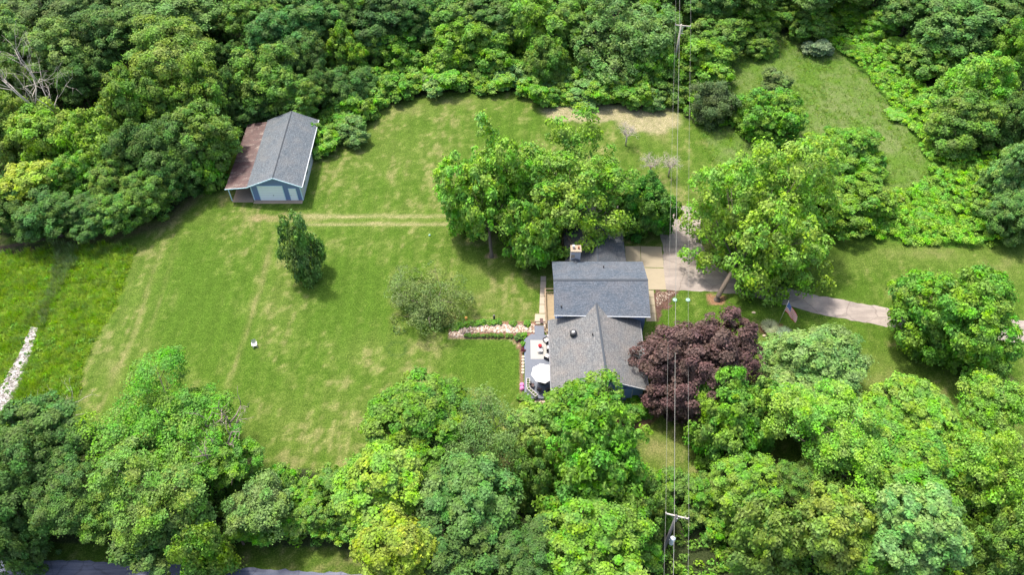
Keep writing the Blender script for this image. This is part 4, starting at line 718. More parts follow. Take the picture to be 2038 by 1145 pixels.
# ------------------------------------------------------------------ trees: (px, py, w, h, height, kind, colour, label, hero?)
T = [
 # lone trees on the lawn and by the house
 (964, 376, 172, 285, 15, 'maple', 'bright', 'tall bright green maple with its bare trunk showing on the lawn', 1, (978, 511)),
 (1132, 374, 248, 262, 14, 'maple', 'bright', 'broad bright green maple leaning over the garage roof', 1, (1120, 505)),
 (1058, 478, 95, 125, 10, 'maple', 'bright', 'smaller bright green maple left of the chimney, above the timber walkway', 1, (1075, 525)),
 (1290, 412, 98, 126, 8, 'dense', (.075, .20, .03), 'dark green dense tree between the garage and the driveway', 1, None),
 (1522, 424, 272, 352, 18, 'maple', 'bright', 'big bright green maple beside the driveway bend', 1, (1427, 597)),
 (596, 490, 72, 150, 11, 'fine', (.16, .26, .07), 'small upright dark tree alone in the lawn below the barn', 1, (602, 548)),
 (855, 588, 160, 150, 5.5, 'sparse', 'olive', 'airy grey green apple tree above the rock bed', 1, (872, 630)),
 (1392, 726, 206, 244, 11, 'dense', 'purple', 'purple leaved maple right of the house', 1, None),
 (1620, 754, 214, 142, 8.5, 'dense', 'pale', 'pale green rounded tree below the flag bed', 1, None),
 (1901, 641, 204, 236, 12, 'dense', 'green', 'large rounded green tree standing over the driveway', 1, None),
 (1157, 812, 142, 105, 9, 'maple', 'green', 'fresh green tree touching the front gable of the house', 1, None),
 (826, 836, 185, 150, 10, 'dense', 'green', 'rounded green tree at the lower edge of the open lawn', 1, None),
 (955, 860, 185, 170, 10, 'sparse', 'grey', 'thin grey green tree with gaps showing the lawn', 1, None),
 (930, 990, 180, 170, 11, 'oak', 'blue', 'bluish green tree between the yellow tree and the large green one', 1, None),
 (750, 965, 155, 140, 12, 'oak', 'lime', 'lime green upper tree of the yellowish pair', 1, None),
 (782, 1080, 135, 130, 12, 'oak', 'yellow', 'yellow leaved tree at the bottom edge', 1, None),
 (1195, 945, 205, 222, 14, 'maple', 'green', 'largest dense green tree below the house', 1, None),
 (1190, 1065, 200, 140, 11, 'oak', 'green', 'mid green tree below the largest one at the bottom edge', 1, None),
 (1055, 850, 95, 85, 7, 'maple', 'mid', 'small green tree below the deck corner', 1, None),
 (1065, 945, 95, 130, 9, 'oak', 'mid', 'dull green tree in the gap left of the largest green one', 0, None),
 (900, 1105, 190, 100, 9, 'oak', 'dark', 'dark green tree right of the yellow one at the bottom edge', 0, None),
 (1050, 1100, 120, 90, 8, 'oak', 'dark', 'shaded dark tree low in the hollow at the bottom edge', 0, None),
 (330, 845, 265, 190, 12, 'fine', 'green', 'broad feathery green tree poking into the lower left lawn', 1, None),
 (300, 970, 200, 150, 12, 'fine', 'mid', 'feathery green tree right below the broad feathery one', 1, None),
 (440, 900, 120, 110, 9, 'oak', 'green', 'dark green tree beneath the bare branches by the lawn', 0, None),
 (320, 1040, 180, 110, 9, 'maple', 'blue', 'bluish green tree overhanging the grass verge', 1, None),
 (405, 1105, 100, 110, 9, 'fine', 'lime', 'yellow green tree reaching over the road', 1, None),
 (512, 1000, 118, 110, 7, 'fine', 'grey', 'feathery grey green tree right of the verge trees', 1, None),
 (70, 855, 150, 130, 11, 'oak', 'dark', 'dark green tree below the pale stone strip', 1, None),
 (30, 960, 150, 150, 12, 'oak', 'dark', 'dark tree cut by the left edge, lower corner', 0, None),
 (150, 900, 110, 110, 10, 'oak', 'dark', 'dark tree between the stone strip and the feathery trees', 0, None),
 (120, 985, 130, 110, 10, 'fine', 'dark', 'fine leaved dark tree above the road verge', 0, None),
 (190, 1010, 120, 100, 8, 'fine', 'mid', 'dull green tree above the road verge, right of the dark one', 0, None),
 (20, 1070, 120, 140, 11, 'oak', 'dark', 'dark tree in the lower left corner', 0, None),
 (210, 940, 90, 90, 9, 'fine', 'olive', 'olive green tree with grey twigs beside the feathery trees', 0, None),
 # lower right
 (1462, 838, 150, 165, 11, 'dense', 'vine', 'yellow green tree below the purple maple', 1, None),
 (1665, 865, 235, 200, 12, 'fine', 'bright', 'wide soft green tree in the middle of the lower right trees', 1, None),
 (1815, 825, 150, 110, 9, 'dense', 'vine', 'low spreading green tree at the edge of the dry lawn', 1, None),
 (1985, 795, 125, 105, 9, 'fine', 'vine', 'light green tree on the right edge below the round tree', 1, None),
 (1835, 935, 190, 130, 10, 'dense', 'green', 'green tree right below the wide soft green one', 1, None),
 (1975, 955, 165, 170, 12, 'fine', 'bright', 'light green tree on the right edge, lower corner', 1, None),
 (1530, 1075, 150, 165, 12, 'oak', 'gold', 'golden green tree right of the lower utility pole', 1, None),
 (1665, 1045, 150, 150, 12, 'oak', 'gold', 'golden flecked tree in the lower right, second from the pole', 1, None),
 (1835, 1055, 165, 160, 12, 'dense', 'pale', 'pale bluish green tree near the lower right corner', 1, None),
 (1490, 965, 130, 95, 8, 'oak', 'vine', 'green tree between the yellow green one and the golden one', 0, None),
 (1960, 880, 100, 80, 7, 'dense', 'vine', 'small round green tree by the right edge above the lower ones', 0, None),
 (2005, 1085, 120, 140, 10, 'oak', 'mid', 'mid green tree in the lower right corner', 0, None),
 (1745, 1110, 110, 90, 8, 'oak', 'green', 'green tree low between the golden flecked and the pale one', 0, None),
 (1590, 960, 90, 80, 7, 'fine', 'mid', 'dull green tree in the dark gap of the lower right', 0, None),
 (1760, 985, 100, 80, 7, 'oak', 'blue', 'bluish tree in the dark gap above the pale one', 0, None),
 (1290, 1015, 90, 110, 8, 'oak', 'mid', 'mid green tree left of the lower utility pole', 0, None),
 # glade and upper right
 (1422, 205, 90, 95, 6, 'fine', (.13, .19, .08), 'greyish olive tree right of the bare patch', 1, None),
 (1530, 228, 112, 120, 7, 'dense', 'green', 'fresh green round tree at the foot of the glade', 1, None),
 (1541, 158, 58, 42, 3.2, 'bush', 'olive', 'small olive bush behind the fresh green round tree', 0, None),
 (1515, 84, 60, 58, 4, 'dense', 'mid', 'dark round bush at the top of the glade', 0, None),
 (1688, 300, 140, 110, 7, 'dense', 'vine', 'rounded green tree on the slope right of the driveway maple', 1, None),
 (1705, 400, 140, 120, 6, 'dense', 'vine', 'lower rounded tree on the slope above the lawn edge', 1, None),
 (1640, 365, 90, 100, 6, 'oak', 'mid', 'green tree squeezed between the driveway maple and the slope trees', 0, None),
 (1628, 93, 50, 42, 2.8, 'bush', (.22, .29, .17), 'whitish green bush beside the top of the glade', 0, None),
 (1612, 38, 78, 64, 6, 'dense', 'mid', 'dark green tree among the vines at the top edge', 0, None),
 (1552, 25, 90, 62, 5, 'oak', 'mid', 'green tree at the top edge above the glade', 0, None),
 (1483, 35, 95, 66, 6, 'oak', 'vine', 'green tree at the top edge right of the upper pole', 0, None),
 (1410, 20, 100, 60, 7, 'oak', 'mid', 'dark green tree behind the upper pole', 0, None),
 (1422, 72, 108, 78, 7, 'oak', 'mid', 'green tree with pale tips right of the upper pole', 0, None),
 (1404, 130, 100, 88, 7, 'dense', 'vine', 'bright rounded tree right of the upper pole foot', 0, None),
 (1306, 62, 84, 110, 9, 'oak', 'vine', 'light green tree left of the upper pole', 0, None),
 (1300, 130, 84, 96, 8, 'oak', 'green', 'green tree at the foot of the upper pole', 0, None),
 (1328, 178, 70, 66, 4, 'bush', 'mid', 'low green bush right above the bare patch', 0, None),
 (1756, 50, 72, 60, 5, 'oak', 'vine', 'green tree among vines at the upper right', 0, None),
 (1690, 18, 80, 48, 3.5, 'dense', 'vine', 'vine green mound tree at the top edge', 0, None),
 (1800, 88, 74, 52, 3.5, 'dense', 'vine', 'round green bushy tree on the upper right slope', 0, None),
 (1815, 15, 112, 70, 9, 'oak', 'dark', 'dark tree at the top edge over the upper right slope', 0, None),
 (1905, 40, 155, 105, 11, 'oak', 'blue', 'bluish dark tree at the top right', 0, None),
 (2005, 35, 110, 90, 11, 'oak', 'dark', 'dark tree in the upper right corner', 0, None),
 (1850, 112, 95, 76, 6, 'dense', 'mid', 'green bushy tree below the bluish dark one', 0, None),
 (1955, 170, 140, 150, 11, 'oak', 'vine', 'tall green tree near the right edge', 1, None),
 (1925, 245, 130, 110, 8, 'oak', 'mid', 'dark green tree below the tall green one at the right', 0, None),
 (2022, 110, 90, 130, 11, 'oak', 'vine', 'light green tree on the right edge, upper part', 0, None),
 (2025, 240, 90, 120, 9, 'oak', 'dark', 'dark tree on the right edge beside the tall green one', 0, None),
 (2022, 350, 90, 120, 10, 'dense', 'pale', 'pale green tree on the right edge above the driveway', 0, None),
 (2022, 430, 95, 90, 7, 'oak', 'blue', 'bluish dark tree on the right edge beside the lawn', 0, None),
 (1945, 400, 60, 50, 3, 'bush', 'vine', 'small green bush on the slope near the right edge', 0, None),
 (1868, 190, 66, 46, 3, 'bush', 'vine', 'low green bush on the slope left of the tall right tree', 0, None),
 # top middle
 (1245, 75, 190, 165, 12, 'maple', 'pale', 'wide light green tree with large leaves at the top middle', 1, None),
 (1140, 35, 110, 90, 10, 'oak', 'mid', 'green tree left of the wide large leaved one', 0, None),
 (1055, 50, 125, 120, 11, 'oak', 'vine', 'light green tree at the top, middle of the picture', 0, None),
 (1088, 120, 80, 90, 8, 'dense', 'mid', 'upright dark green tree at the lawn edge below the light one', 0, None),
 (980, 30, 120, 80, 10, 'oak', 'dark', 'dark tree at the top edge left of the light green one', 0, None),
 (965, 105, 100, 110, 8, 'dense', 'vine', 'vine covered tree leaning toward the lawn top', 0, None),
 (908, 90, 110, 100, 8, 'dense', 'lime', 'bright vine covered mound above the lawn top', 1, None),
 (895, 20, 100, 62, 10, 'oak', 'mid', 'mid green tree at the top edge above the bright mound', 0, None),
 (845, 35, 100, 80, 10, 'oak', 'dark', 'dark tree at the top edge left of the mid green one', 0, None),
 (768, 30, 118, 90, 11, 'oak', (.08, .17, .05), 'bluish dark tree at the top edge above the thicket', 0, None),
 (800, 95, 90, 76, 6, 'oak', 'green', 'green tree standing in the thicket above the lawn', 0, None),
 (690, 105, 72, 120, 9, 'dense', 'lime', 'narrow bright green vine covered tree at the woods edge', 1, None),
 (735, 90, 70, 72, 7, 'oak', 'mid', 'dull green tree right of the narrow bright one', 0, None),
 (665, 40, 95, 80, 10, 'oak', 'dark', 'dark tree above the narrow bright one', 0, None),
 (700, 175, 90, 90, 6, 'oak', 'dark', 'shaded tree below the narrow bright one', 0, None),
 # upper left woods
 (615, 25, 105, 80, 12, 'oak', 'blue', 'bluish green tree at the top edge of the left woods', 0, None),
 (560, 70, 120, 100, 12, 'oak', (.10, .22, .06), 'deep bluish green tree above the barn woods', 0, None),
 (500, 25, 95, 80, 12, 'oak', 'mid', 'mid green tree at the top edge right of the dark gap', 0, None),
 (600, 120, 90, 90, 10, 'oak', 'dark', 'dark tree between the barn woods and the narrow bright tree', 0, None),
 (525, 155, 125, 115, 11, 'oak', 'mid', 'rounded green tree right behind the barn', 1, None),
 (592, 190, 85, 75, 8, 'oak', 'mid', 'green tree behind the right end of the barn ridge', 0, None),
 (645, 175, 70, 75, 7, 'oak', 'dark', 'dark tree right of the barn top', 0, None),
 (450, 190, 80, 110, 10, 'oak', 'dark', 'dark tree left of the barn top', 0, None),
 (345, 120, 180, 150, 14, 'oak', (.19, .31, .06), 'tall light topped oak in the middle of the left woods', 1, None),
 (400, 190, 130, 150, 13, 'oak', (.13, .25, .04), 'tall oak with a light top nearer the barn', 1, None),
 (255, 205, 115, 125, 13, 'oak', (.14, .27, .04), 'rounded oak right of the dead grey tree', 1, None),
 (345, 28, 150, 90, 13, 'oak', (.15, .26, .07), 'light green oak at the top edge of the left woods', 0, None),
 (255, 50, 110, 85, 13, 'oak', (.13, .23, .06), 'oak at the top edge, left of the light green one', 0, None),
 (195, 80, 100, 95, 13, 'oak', (.11, .2, .055), 'greyish green oak above the rounded oak', 0, None),
 (165, 25, 100, 75, 12, 'oak', (.12, .21, .065), 'greyish oak at the top edge, left part', 0, None),
 (112, 100, 115, 100, 13, 'oak', (.19, .31, .08), 'pale topped oak above the dead grey tree', 1, None),
 (90, 35, 110, 80, 12, 'oak', (.12, .21, .065), 'greyish oak above the pale topped one', 0, None),
 (35, 80, 110, 110, 13, 'oak', (.16, .27, .075), 'pale oak on the left edge, upper part', 0, None),
 (25, 20, 90, 60, 12, 'oak', (.12, .2, .065), 'greyish oak in the upper left corner', 0, None),
 (20, 160, 85, 95, 11, 'oak', (.14, .24, .06), 'green oak on the left edge beside the dead tree', 0, None),
 (150, 150, 90, 80, 10, 'oak', 'dark', 'dark tree directly behind the dead grey tree', 0, None),
 (310, 200, 100, 110, 11, 'oak', 'mid', 'mid green tree in the heart of the left woods', 0, None),
 (395, 275, 130, 120, 11, 'oak', 'mid', 'green tree left of the rusty lean-to', 0, None),
 (330, 300, 110, 110, 10, 'oak', 'dark', 'dark green tree in the lower middle of the left woods', 0, None),
 (265, 300, 100, 100, 10, 'oak', 'dark', 'dark green tree right of the bright yellow green group', 0, None),
 (413, 335, 66, 80, 6, 'maple', 'vine', 'small fresh green tree at the woods corner by the lean-to', 1, None),
 (22, 250, 100, 110, 10, 'oak', 'gold', 'golden green tree on the left edge of the woods', 0, None),
 (88, 265, 120, 110, 10, 'oak', 'lime', 'bright yellow green tree below the dead grey tree', 1, None),
 (185, 290, 105, 120, 10, 'oak', 'lime', 'bright yellow green tree, right one of the bright group', 1, None),
 (155, 350, 95, 90, 8, 'oak', 'vine', 'green tree below the bright yellow green pair', 0, None),
 (50, 365, 105, 80, 8, 'oak', 'yellow', 'yellow tinted tree on the left edge of the woods', 1, None),
 (20, 420, 90, 90, 7, 'oak', 'dark', 'dark tree on the left edge above the muddy ruts', 0, None),
 (95, 425, 105, 90, 7, 'oak', 'dark', 'dark tree at the woods foot above the muddy ruts', 0, None),
 (170, 425, 100, 80, 6, 'oak', 'dark', 'dark tree at the woods foot where the ruts end', 0, None),
 (238, 415, 95, 84, 6.5, 'oak', 'mid', 'green tree at the woods foot above the meadow corner', 0, None),
 (300, 385, 90, 84, 7, 'oak', 'mid', 'green tree at the sunny end of the woods foot', 0, None),
 (350, 355, 80, 84, 7, 'oak', 'dark', 'dark tree between the woods foot and the small fresh tree', 0, None),
 (225, 355, 90, 80, 8, 'oak', 'mid', 'green tree above the meadow corner trees', 0, None),
 (505, 215, 70, 60, 6, 'oak', 'dark', 'low dark tree tucked behind the lean-to roof', 0, None),
 (478, 235, 50, 50, 4, 'oak', 'dark', 'small dark tree at the upper left corner of the lean-to', 0, None),
 (430, 60, 60, 70, 6, 'oak', 'dark', 'low dark tree in the deep gap of the woods', 0, None),
 (455, 120, 70, 66, 7, 'oak', 'dark', 'dark tree with pale twigs above the barn woods', 0, None),
]
for r_ in T:
    px_, py_, w_, h_, H_, kd_, cl_, lb_, hero_, bs_ = (r_ + (None,))[:10] if len(r_) == 9 else r_
    tree(px_, py_, w_, h_, H_, kd_, cl_, lb_, hero=bool(hero_), base=bs_, name='bush' if kd_ == 'bush' else 'tree', cat='bush' if kd_ == 'bush' else 'tree')
ORD = 'first second third fourth fifth sixth seventh eighth ninth tenth eleventh twelfth thirteenth fourteenth fifteenth sixteenth seventeenth eighteenth nineteenth twentieth'.split()
def nth(k): return ORD[k] if k < 20 else 'twenty ' + ORD[k - 20] if k < 29 else 'thirty ' + ORD[k - 30] if k > 29 else 'thirtieth'
def ranks(xs_): o_ = sorted(range(len(xs_)), key=lambda i: xs_[i]); return {i: k for k, i in enumerate(o_)}
# rows just outside the frame keep the woods closed from other viewpoints
rg = np.random.default_rng(11)
for k in range(34):
    px_ = -90 + k * 66 + rg.normal() * 10; tree(px_, -35 + rg.normal() * 12, 105, 80, 11 + rg.random() * 2, 'oak', ('mid', 'dark', 'blue')[k % 3], nth(k) + ' tree from the left in the far row cut by the top edge', 'far woods trees beyond the top edge')
for k in range(30):
    px_ = -160 + k * 80 + rg.normal() * 12; tree(px_, -95 + rg.normal() * 14, 110, 80, 12, 'oak', ('mid', 'dark')[k % 2], nth(k) + ' tree from the left in the farthest row beyond the top edge', 'farthest row of woods trees')
# thicket bushes along the lawn edge (each a bush)
TB = [(650, 268), (672, 245), (700, 238), (728, 215), (700, 262), (745, 195), (770, 180), (800, 170), (830, 160), (860, 165), (890, 155), (925, 160), (955, 158), (990, 160), (1020, 150), (1050, 165), (1075, 185), (1100, 190), (1130, 185), (1160, 188), (1190, 180), (1220, 185), (1250, 185), (1280, 190), (1305, 198), (660, 220), (690, 205), (720, 180), (755, 155), (790, 140), (830, 125), (870, 130), (1110, 155), (1145, 150), (1180, 150), (1215, 160), (1265, 160), (1000, 125), (1035, 130), (640, 290), (625, 262)]
FR = TB[:25] + TB[-2:]; BR = TB[25:-2]; rf_, rb_ = ranks([a_[0] for a_ in FR]), ranks([a_[0] for a_ in BR])
for k, (px_, py_) in enumerate(FR + BR):
    lb_ = nth(rf_[k]) + ' leafy bush from the left in the front row of the bramble band' if k < len(FR) else nth(rb_[k - len(FR)]) + ' leafy bush from the left in the back row of the bramble band'
    tree(px_, py_, rg.uniform(42, 66), rg.uniform(34, 48), rg.uniform(2.2, 4.0), 'bush', ('vine', 'vine', 'green', 'bright', 'pale')[k % 5], lb_, 'bramble bushes along the top of the lawn', name='bush', cat='bush')
SB = []
for k in range(22):
    px_, py_ = rg.uniform(1600, 2030), rg.uniform(90, 470)
    if not inpoly(np.array([px_]), np.array([py_]), SLOPE)[0] or inpoly(np.array([px_]), np.array([py_]), GLADE)[0]: continue
    if px_ < 1660 and py_ > 380: continue
    SB.append((px_, py_))
rs_ = ranks([a_[1] for a_ in SB])
for k, (px_, py_) in enumerate(SB):
    tree(px_, py_, rg.uniform(24, 50), rg.uniform(16, 28), rg.uniform(.7, 1.5), 'bush', ('vine', 'bright', 'vine', 'lime')[k % 4], nth(rs_[k]) + ' low vine covered bush on the bright slope, counted from the top', 'low bushes on the vine covered slope', name='bush', cat='bush')
# hedge behind the roadside
for k in range(34):
    px_ = 470 + (k % 17) * 14.5 + rg.normal() * 4; py_ = 955 + (k // 17) * 60 + rg.uniform(-12, 45)
    tree(px_, py_, rg.uniform(42, 62), rg.uniform(38, 50), rg.uniform(3, 5), 'bush', ('green', 'mid', 'vine')[k % 3], nth(k % 17) + ' bush from the left in the ' + ('lawn side' if k < 17 else 'road side') + ' row of the hedge', 'hedge bushes above the road', name='bush', cat='bush')
PB = sorted([(1310, 970), (1345, 965), (1385, 975), (1425, 965), (1300, 1040), (1385, 1020), (1430, 1040), (1400, 985), (1290, 1090), (1455, 1010)])
for k, (px_, py_) in enumerate(PB):
    tree(px_, py_, rg.uniform(55, 75), rg.uniform(45, 60), rg.uniform(2.8, 4.5), 'bush', ('green', 'mid')[int(px_) % 2], nth(k) + ' bush from the left in the hedge around the lower utility pole', 'hedge bushes around the lower utility pole', name='bush', cat='bush')
tree(1263, 815, 66, 54, 1.8, 'bush', 'green', 'bright green rounded shrub bed beside the front gable', None, True, name='shrub', cat='shrub')
# small shrubs in the rock bed
for k, px_ in enumerate((928, 934, 944, 951.5, 961, 970, 978, 985, 993, 999, 1009, 1017)):
    tree(px_, 667 + (k % 3) * .6, 8.5, 7.5, .5, 'bush', 'mid', nth(k) + ' small clipped shrub from the left in the row below the rocks', 'row of clipped shrubs in the rock bed', name='shrub', cat='shrub')
for k, (px_, py_) in enumerate([(905, 653), (916, 648), (927, 645), (938, 643.5), (950, 643), (962, 640), (972, 641), (982, 641), (992, 640), (1022, 643), (1050, 644)]):
    tree(px_, py_, 15, 9, .45, 'bush', ('mid', 'green', 'green')[k % 3], nth(k) + ' leafy perennial from the left along the upper rim of the rock bed', 'perennials along the upper rim of the rock bed', name='shrub', cat='shrub')
for px_, py_, w_, cl_, lb_ in ((1040, 668, 16, 'vine', 'lime green perennial at the upper left deck corner'), (1031, 671, 15, 'blue', 'bluish perennial left of the upper deck corner'), (1041, 684, 10, 'vine', 'lime green perennial beside the deck edge'), (1041, 696, 9, (.12, .03, .05), 'burgundy plant beside the deck edge'),
      (1041, 790, 22, 'mid', 'dark green perennial below the diagonal planter'), (1054, 796, 22, 'vine', 'light green perennial at the lower left deck corner')):
    tree(px_, py_, w_, w_ * .8, .7, 'bush', cl_, lb_, name='shrub', cat='plant')
for py_, lb_ in ((768, 'pink flowers beside the upright planter, upper clump'), (775, 'pink flowers beside the upright planter, lower clump')):
    g = G(1039, py_); q = rdir(rg, 300); q[:, 2] = abs(q[:, 2]); V = leaves(q * [.28, .28, .35] + [0, 0, .1], q + rg.normal(size=q.shape) * .4, .09 * np.ones(300), rg)
    o = bpy.data.objects.new('flower_clump', quads('flower_clump', V, M['pink'])); col.objects.link(o); o.location = (g.x, g.y, 0); tag(o, lb_, 'flowers')

# ------------------------------------------------------------------ bare trees
def bare(name, px_, py_, H_, spread, label, mat='deadbark', seed=1, depth_=4, z0=0.0, r0=.12, nb=5, cat='dead tree', lean=(0, 0)):
    g = G(px_, py_, 0); rg = np.random.default_rng(seed); mb = MB()
    def br(p, d, L, r, lv):
        q = p + d * L * .5 + Vector(rg.normal(size=3) * L * .05); e = q + (d + Vector(rg.normal(size=3) * .15)).normalized() * L * .5
        mb.tube([p, q, e], [r, r * .75, r * .45], 5)
        if lv == 0: return
        for k in range(3 if lv > 1 else 2):
            nd = (d + Vector(rg.normal(size=3) * spread) + Vector((0, 0, .15))).normalized(); br(p.lerp(e, rg.uniform(.45, 1)) if k else e, nd, L * rg.uniform(.5, .75), r * .5, lv - 1)
    top = g + Vector((lean[0], lean[1], H_ * .45)); mb.tube([g, top], [r0 * 1.3, r0], 7)
    for k in range(nb):
        a_ = 6.283 * k / nb + rg.normal() * .3; d = Vector((math.cos(a_) * spread, math.sin(a_) * spread, 1)).normalized(); br(top, d, H_ * .3, r0 * .6, depth_ - 1)
    o = mb.build(name, M[mat], None, True, origin=tuple(g)); tag(o, label, cat)
g_ = G(120, 170, 11)
bare('dead_tree', 118, 300, 18.5, .55, 'dead grey leafless tree standing out of the left woods', seed=5, r0=.2, nb=5)
bare('dead_tree', 152, 300, 16, .5, 'slim dead tree right beside the big leafless one', seed=15, r0=.14, nb=3)
bare('dead_tree', 484, 935, 11.5, .6, 'dead brown branched snag at the lower lawn edge', 'snag', 8, 4, r0=.36, nb=4)
bare('dead_tree', 160, 868, 9, .6, 'bare pale twiggy tree beside the feathery trees', seed=22, r0=.13, nb=5)
for px_, py_, lb_, sd_ in ((1292, 352, 'leafless grey shrub right of the broad maple', 31), (1330, 352, 'leafless grey shrub nearer the driveway', 32), (1245, 290, 'thin greyish twiggy shrub behind the broad maple', 33)):
    bare('bare_shrub', px_, py_, 4.0, .75, lb_, seed=sd_, depth_=5, r0=.11, nb=12, cat='bare shrub')

# ------------------------------------------------------------------ uncountable growth and rocks
def scatter(name, poly, dens, cl, leafs, npc, hgt, colr, label, seed, cat='ground cover', jit=.6, avoid=None, tall=0, flat=.7, n2thr=None, hvar=0):
    rg = np.random.default_rng(seed); pw = np.array([list(G(*p))[:2] for p in poly]); lo, hi = pw.min(0), pw.max(0)
    lo = np.maximum(lo, [-125, 15]); hi = np.minimum(hi, [125, 175])
    n = int((hi - lo).prod() * dens); xy = rg.uniform(lo, hi, (n, 2)); px_, py_ = P(xy[:, 0], xy[:, 1]); jj = (fbm(xy[:, 0] * .8, xy[:, 1] * .8, 5) - .5) * 16; ji = (fbm(xy[:, 0] * .8, xy[:, 1] * .8, 9) - .5) * 16
    ok = inpoly(px_ + jj, py_ + ji, poly)
    if avoid: 
        for av in avoid: ok &= ~inpoly(px_ + jj, py_ + ji, av)
    if n2thr: ok &= fbm(xy[:, 0] * .35, xy[:, 1] * .35, seed) > n2thr
    xy = xy[ok]; nc = len(xy); s_ = rg.uniform(.5, 1.3, nc) * (.6 + .8 * fbm(xy[:, 0] * .3, xy[:, 1] * .3, seed + 1)); cnt = (npc * s_ ** 1.5 * rg.uniform(.8, 1.2, nc)).astype(int) + 2; idx = np.repeat(np.arange(nc), cnt); m_ = len(idx)
    if tall:   # blades
        a_ = rg.random(m_) * 6.283; h_ = hgt * s_[idx] * rg.uniform(.6, 1.2, m_); rr = cl * np.sqrt(rg.random(m_)); ln = h_ * rg.uniform(.1, .7, m_)
        b_ = np.stack([xy[idx, 0] + np.cos(a_) * rr, xy[idx, 1] + np.sin(a_) * rr, np.zeros(m_)], 1); dv = np.stack([np.cos(a_) * ln, np.sin(a_) * ln, h_], 1); sd_ = np.stack([-np.sin(a_), np.cos(a_), 0 * a_], 1) * leafs * .5
        V = np.stack([b_ - sd_, b_ + sd_, b_ + dv + sd_ * .4, b_ + dv - sd_ * .4], 1)
    else:
        d = rdir(rg, m_); d[:, 2] = abs(d[:, 2]); pos = np.stack([xy[idx, 0], xy[idx, 1], hgt * s_[idx] * .35 + hvar * np.clip(fbm(xy[idx, 0] * .28, xy[idx, 1] * .28, seed + 5) * 2.2 - .8, 0, 1.4)], 1) + d * (cl * s_[idx] * rg.uniform(.5, 1, m_))[:, None] * [1, 1, flat]
        V = leaves(pos, d + [0, 0, .4] + rg.normal(size=(m_, 3)) * jit, leafs * rg.uniform(.65, 1.3, m_), rg)
    o = bpy.data.objects.new(name, quads(name, V, M['leaf'], rg.random(m_), np.repeat(rg.random(nc), cnt))); col.objects.link(o); o.color = (*colr, 1); tag(o, label, cat, None, 'stuff'); return o
ROCKS = [(74, 655), (62, 652), (40, 705), (5, 765), (-30, 830), (10, 830), (38, 770), (62, 700)]
scatter('meadow_grass', MEADOW, 9, .3, .05, 16, .42, (.20, .34, .035), 'tall unmown bright green meadow grass at the left', 41, 'meadow grass', tall=1, avoid=[ROCKS])
scatter('meadow_weeds', MEADOW, 1.1, .38, .14, 16, .3, (.15, .32, .03), 'darker leafy weeds scattered through the meadow', 42, 'weeds', avoid=[ROCKS], n2thr=.5)
scatter('reeds', [(110, 485), (150, 485), (155, 520), (110, 590), (90, 650), (75, 650), (95, 580), (115, 530)], 7, .25, .06, 22, .7, (.17, .25, .09), 'grey green reeds along the shallow ditch in the meadow', 43, 'reeds', tall=1)
scatter('vine_cover', SLOPE, 3.0, .5, .17, 52, .35, (.18, .39, .04), 'bright green vines and brambles covering the right slope', 44, avoid=[GLADE], hvar=1.3)
scatter('glade_grass', GLADE, 4, .3, .06, 8, .25, (.19, .32, .06), 'long grass in the glade', 45, 'long grass', tall=1)
scatter('bramble_cover', [(600, 300), (640, 294), (690, 262), (740, 222), (800, 196), (900, 182), (1040, 180), (1085, 213), (1200, 208), (1340, 210), (1400, 258), (1470, 250), (1440, 120), (1300, 60), (640, 60), (600, 200)], 1.5, .65, .24, 40, 1.0, (.17, .35, .04), 'tangled bramble growth between the lawn and the far trees', 46, hvar=1.2)
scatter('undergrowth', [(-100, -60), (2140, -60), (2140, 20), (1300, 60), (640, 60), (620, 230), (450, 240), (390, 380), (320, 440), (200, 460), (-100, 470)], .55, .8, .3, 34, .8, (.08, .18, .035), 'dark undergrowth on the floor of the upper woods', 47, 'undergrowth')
scatter('undergrowth', [(95, 870), (250, 905), (420, 935), (700, 935), (700, 1085), (330, 1075), (-200, 1065), (-200, 900)], 1.6, .6, .22, 34, .9, (.12, .27, .03), 'ivy and weeds between the lower lawn and the road', 48, 'undergrowth', hvar=1.5)
scatter('undergrowth', [(690, 935), (1300, 948), (1420, 945), (2140, 960), (2140, 1250), (760, 1200), (760, 1100), (700, 1085)], 1.2, .6, .22, 34, .8, (.14, .30, .035), 'green weeds under the lower right trees', 49, 'undergrowth')
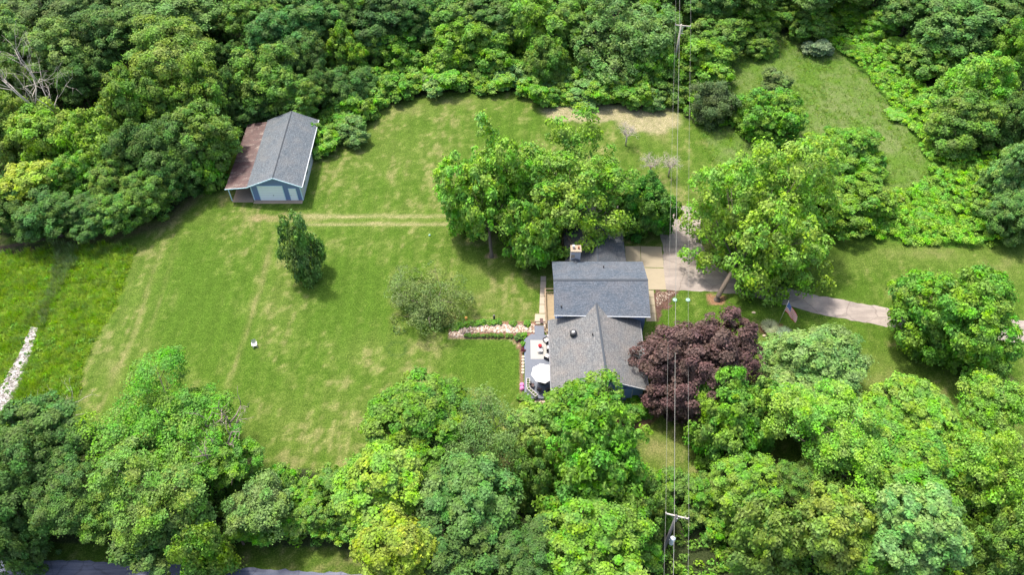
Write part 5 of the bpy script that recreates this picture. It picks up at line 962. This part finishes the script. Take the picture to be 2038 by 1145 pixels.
def rocks(name, poly, n, s0, s1, mat, label, seed, z=.0):
    rg = np.random.default_rng(seed); pw = np.array([list(G(*p))[:2] for p in poly]); lo, hi = pw.min(0), pw.max(0); P_ = []; 
    while len(P_) < n:
        x_, y_ = rg.uniform(lo, hi); a_, b_ = P(x_, y_)
        if inpoly(np.array([a_]), np.array([b_]), poly)[0]: P_.append((x_, y_))
    ico = [(0, 0, 1), (.9, 0, .4), (.28, .85, .4), (-.72, .53, .4), (-.72, -.53, .4), (.28, -.85, .4), (.9, .3, -.3), (0, 1, -.3), (-.95, 0, -.3), (0, -1, -.3)]
    tri = [(0, 1, 2), (0, 2, 3), (0, 3, 4), (0, 4, 5), (0, 5, 1), (1, 6, 2), (2, 6, 7), (2, 7, 3), (3, 7, 8), (3, 8, 4), (4, 8, 9), (4, 9, 5), (5, 9, 6), (5, 6, 1)]
    I = np.array(ico); Vt = []; cl = []
    for x_, y_ in P_:
        s_ = rg.uniform(s0, s1) * np.array([rg.uniform(.7, 1.3), rg.uniform(.7, 1.3), rg.uniform(.5, .9)]); a_ = rg.random() * 6.28; q = (I + rg.normal(size=I.shape) * .1) * s_; ca, sa = math.cos(a_), math.sin(a_)
        q = np.stack([q[:, 0] * ca - q[:, 1] * sa + x_, q[:, 0] * sa + q[:, 1] * ca + y_, q[:, 2] + z + s_[2] * .3], 1); Vt.append(q[np.array(tri)]); cl += [rg.random()] * len(tri)
    V = np.concatenate(Vt); o = bpy.data.objects.new(name, quads(name, V, M[mat], None, np.array(cl), nv=3)); col.objects.link(o); tag(o, label, 'rocks', None, 'stuff')
rocks('rock_bed', [(893, 671), (895, 662), (915, 653), (945, 650), (985, 647), (1064, 646), (1064, 662), (1010, 663), (960, 662), (922, 664), (925, 671)], 1500, .05, .16, 'rock', 'tan and cream river rocks in the long garden bed', 51)
rocks('rock_bed', [(1083, 642), (1095, 640), (1094, 662), (1084, 662)], 160, .08, .2, 'rock', 'tan rocks between the deck ramp and the house', 52)
rocks('rock_strip', ROCKS, 1700, .06, .2, 'pale_rock', 'white stone strip running through the meadow', 53)
scatter('ditch_weeds', [(90, 640), (50, 640), (-10, 790), (0, 850), (45, 800), (75, 700)], 1.6, .28, .14, 18, .35, (.12, .24, .04), 'weeds growing through the pale stone strip', 55, 'weeds', n2thr=.42)
rocks('brick_rubble', [(1306, 581), (1345, 581), (1322, 600), (1307, 612)], 260, .03, .07, 'rock', 'small pale chips in the brown bed below the apron', 54)
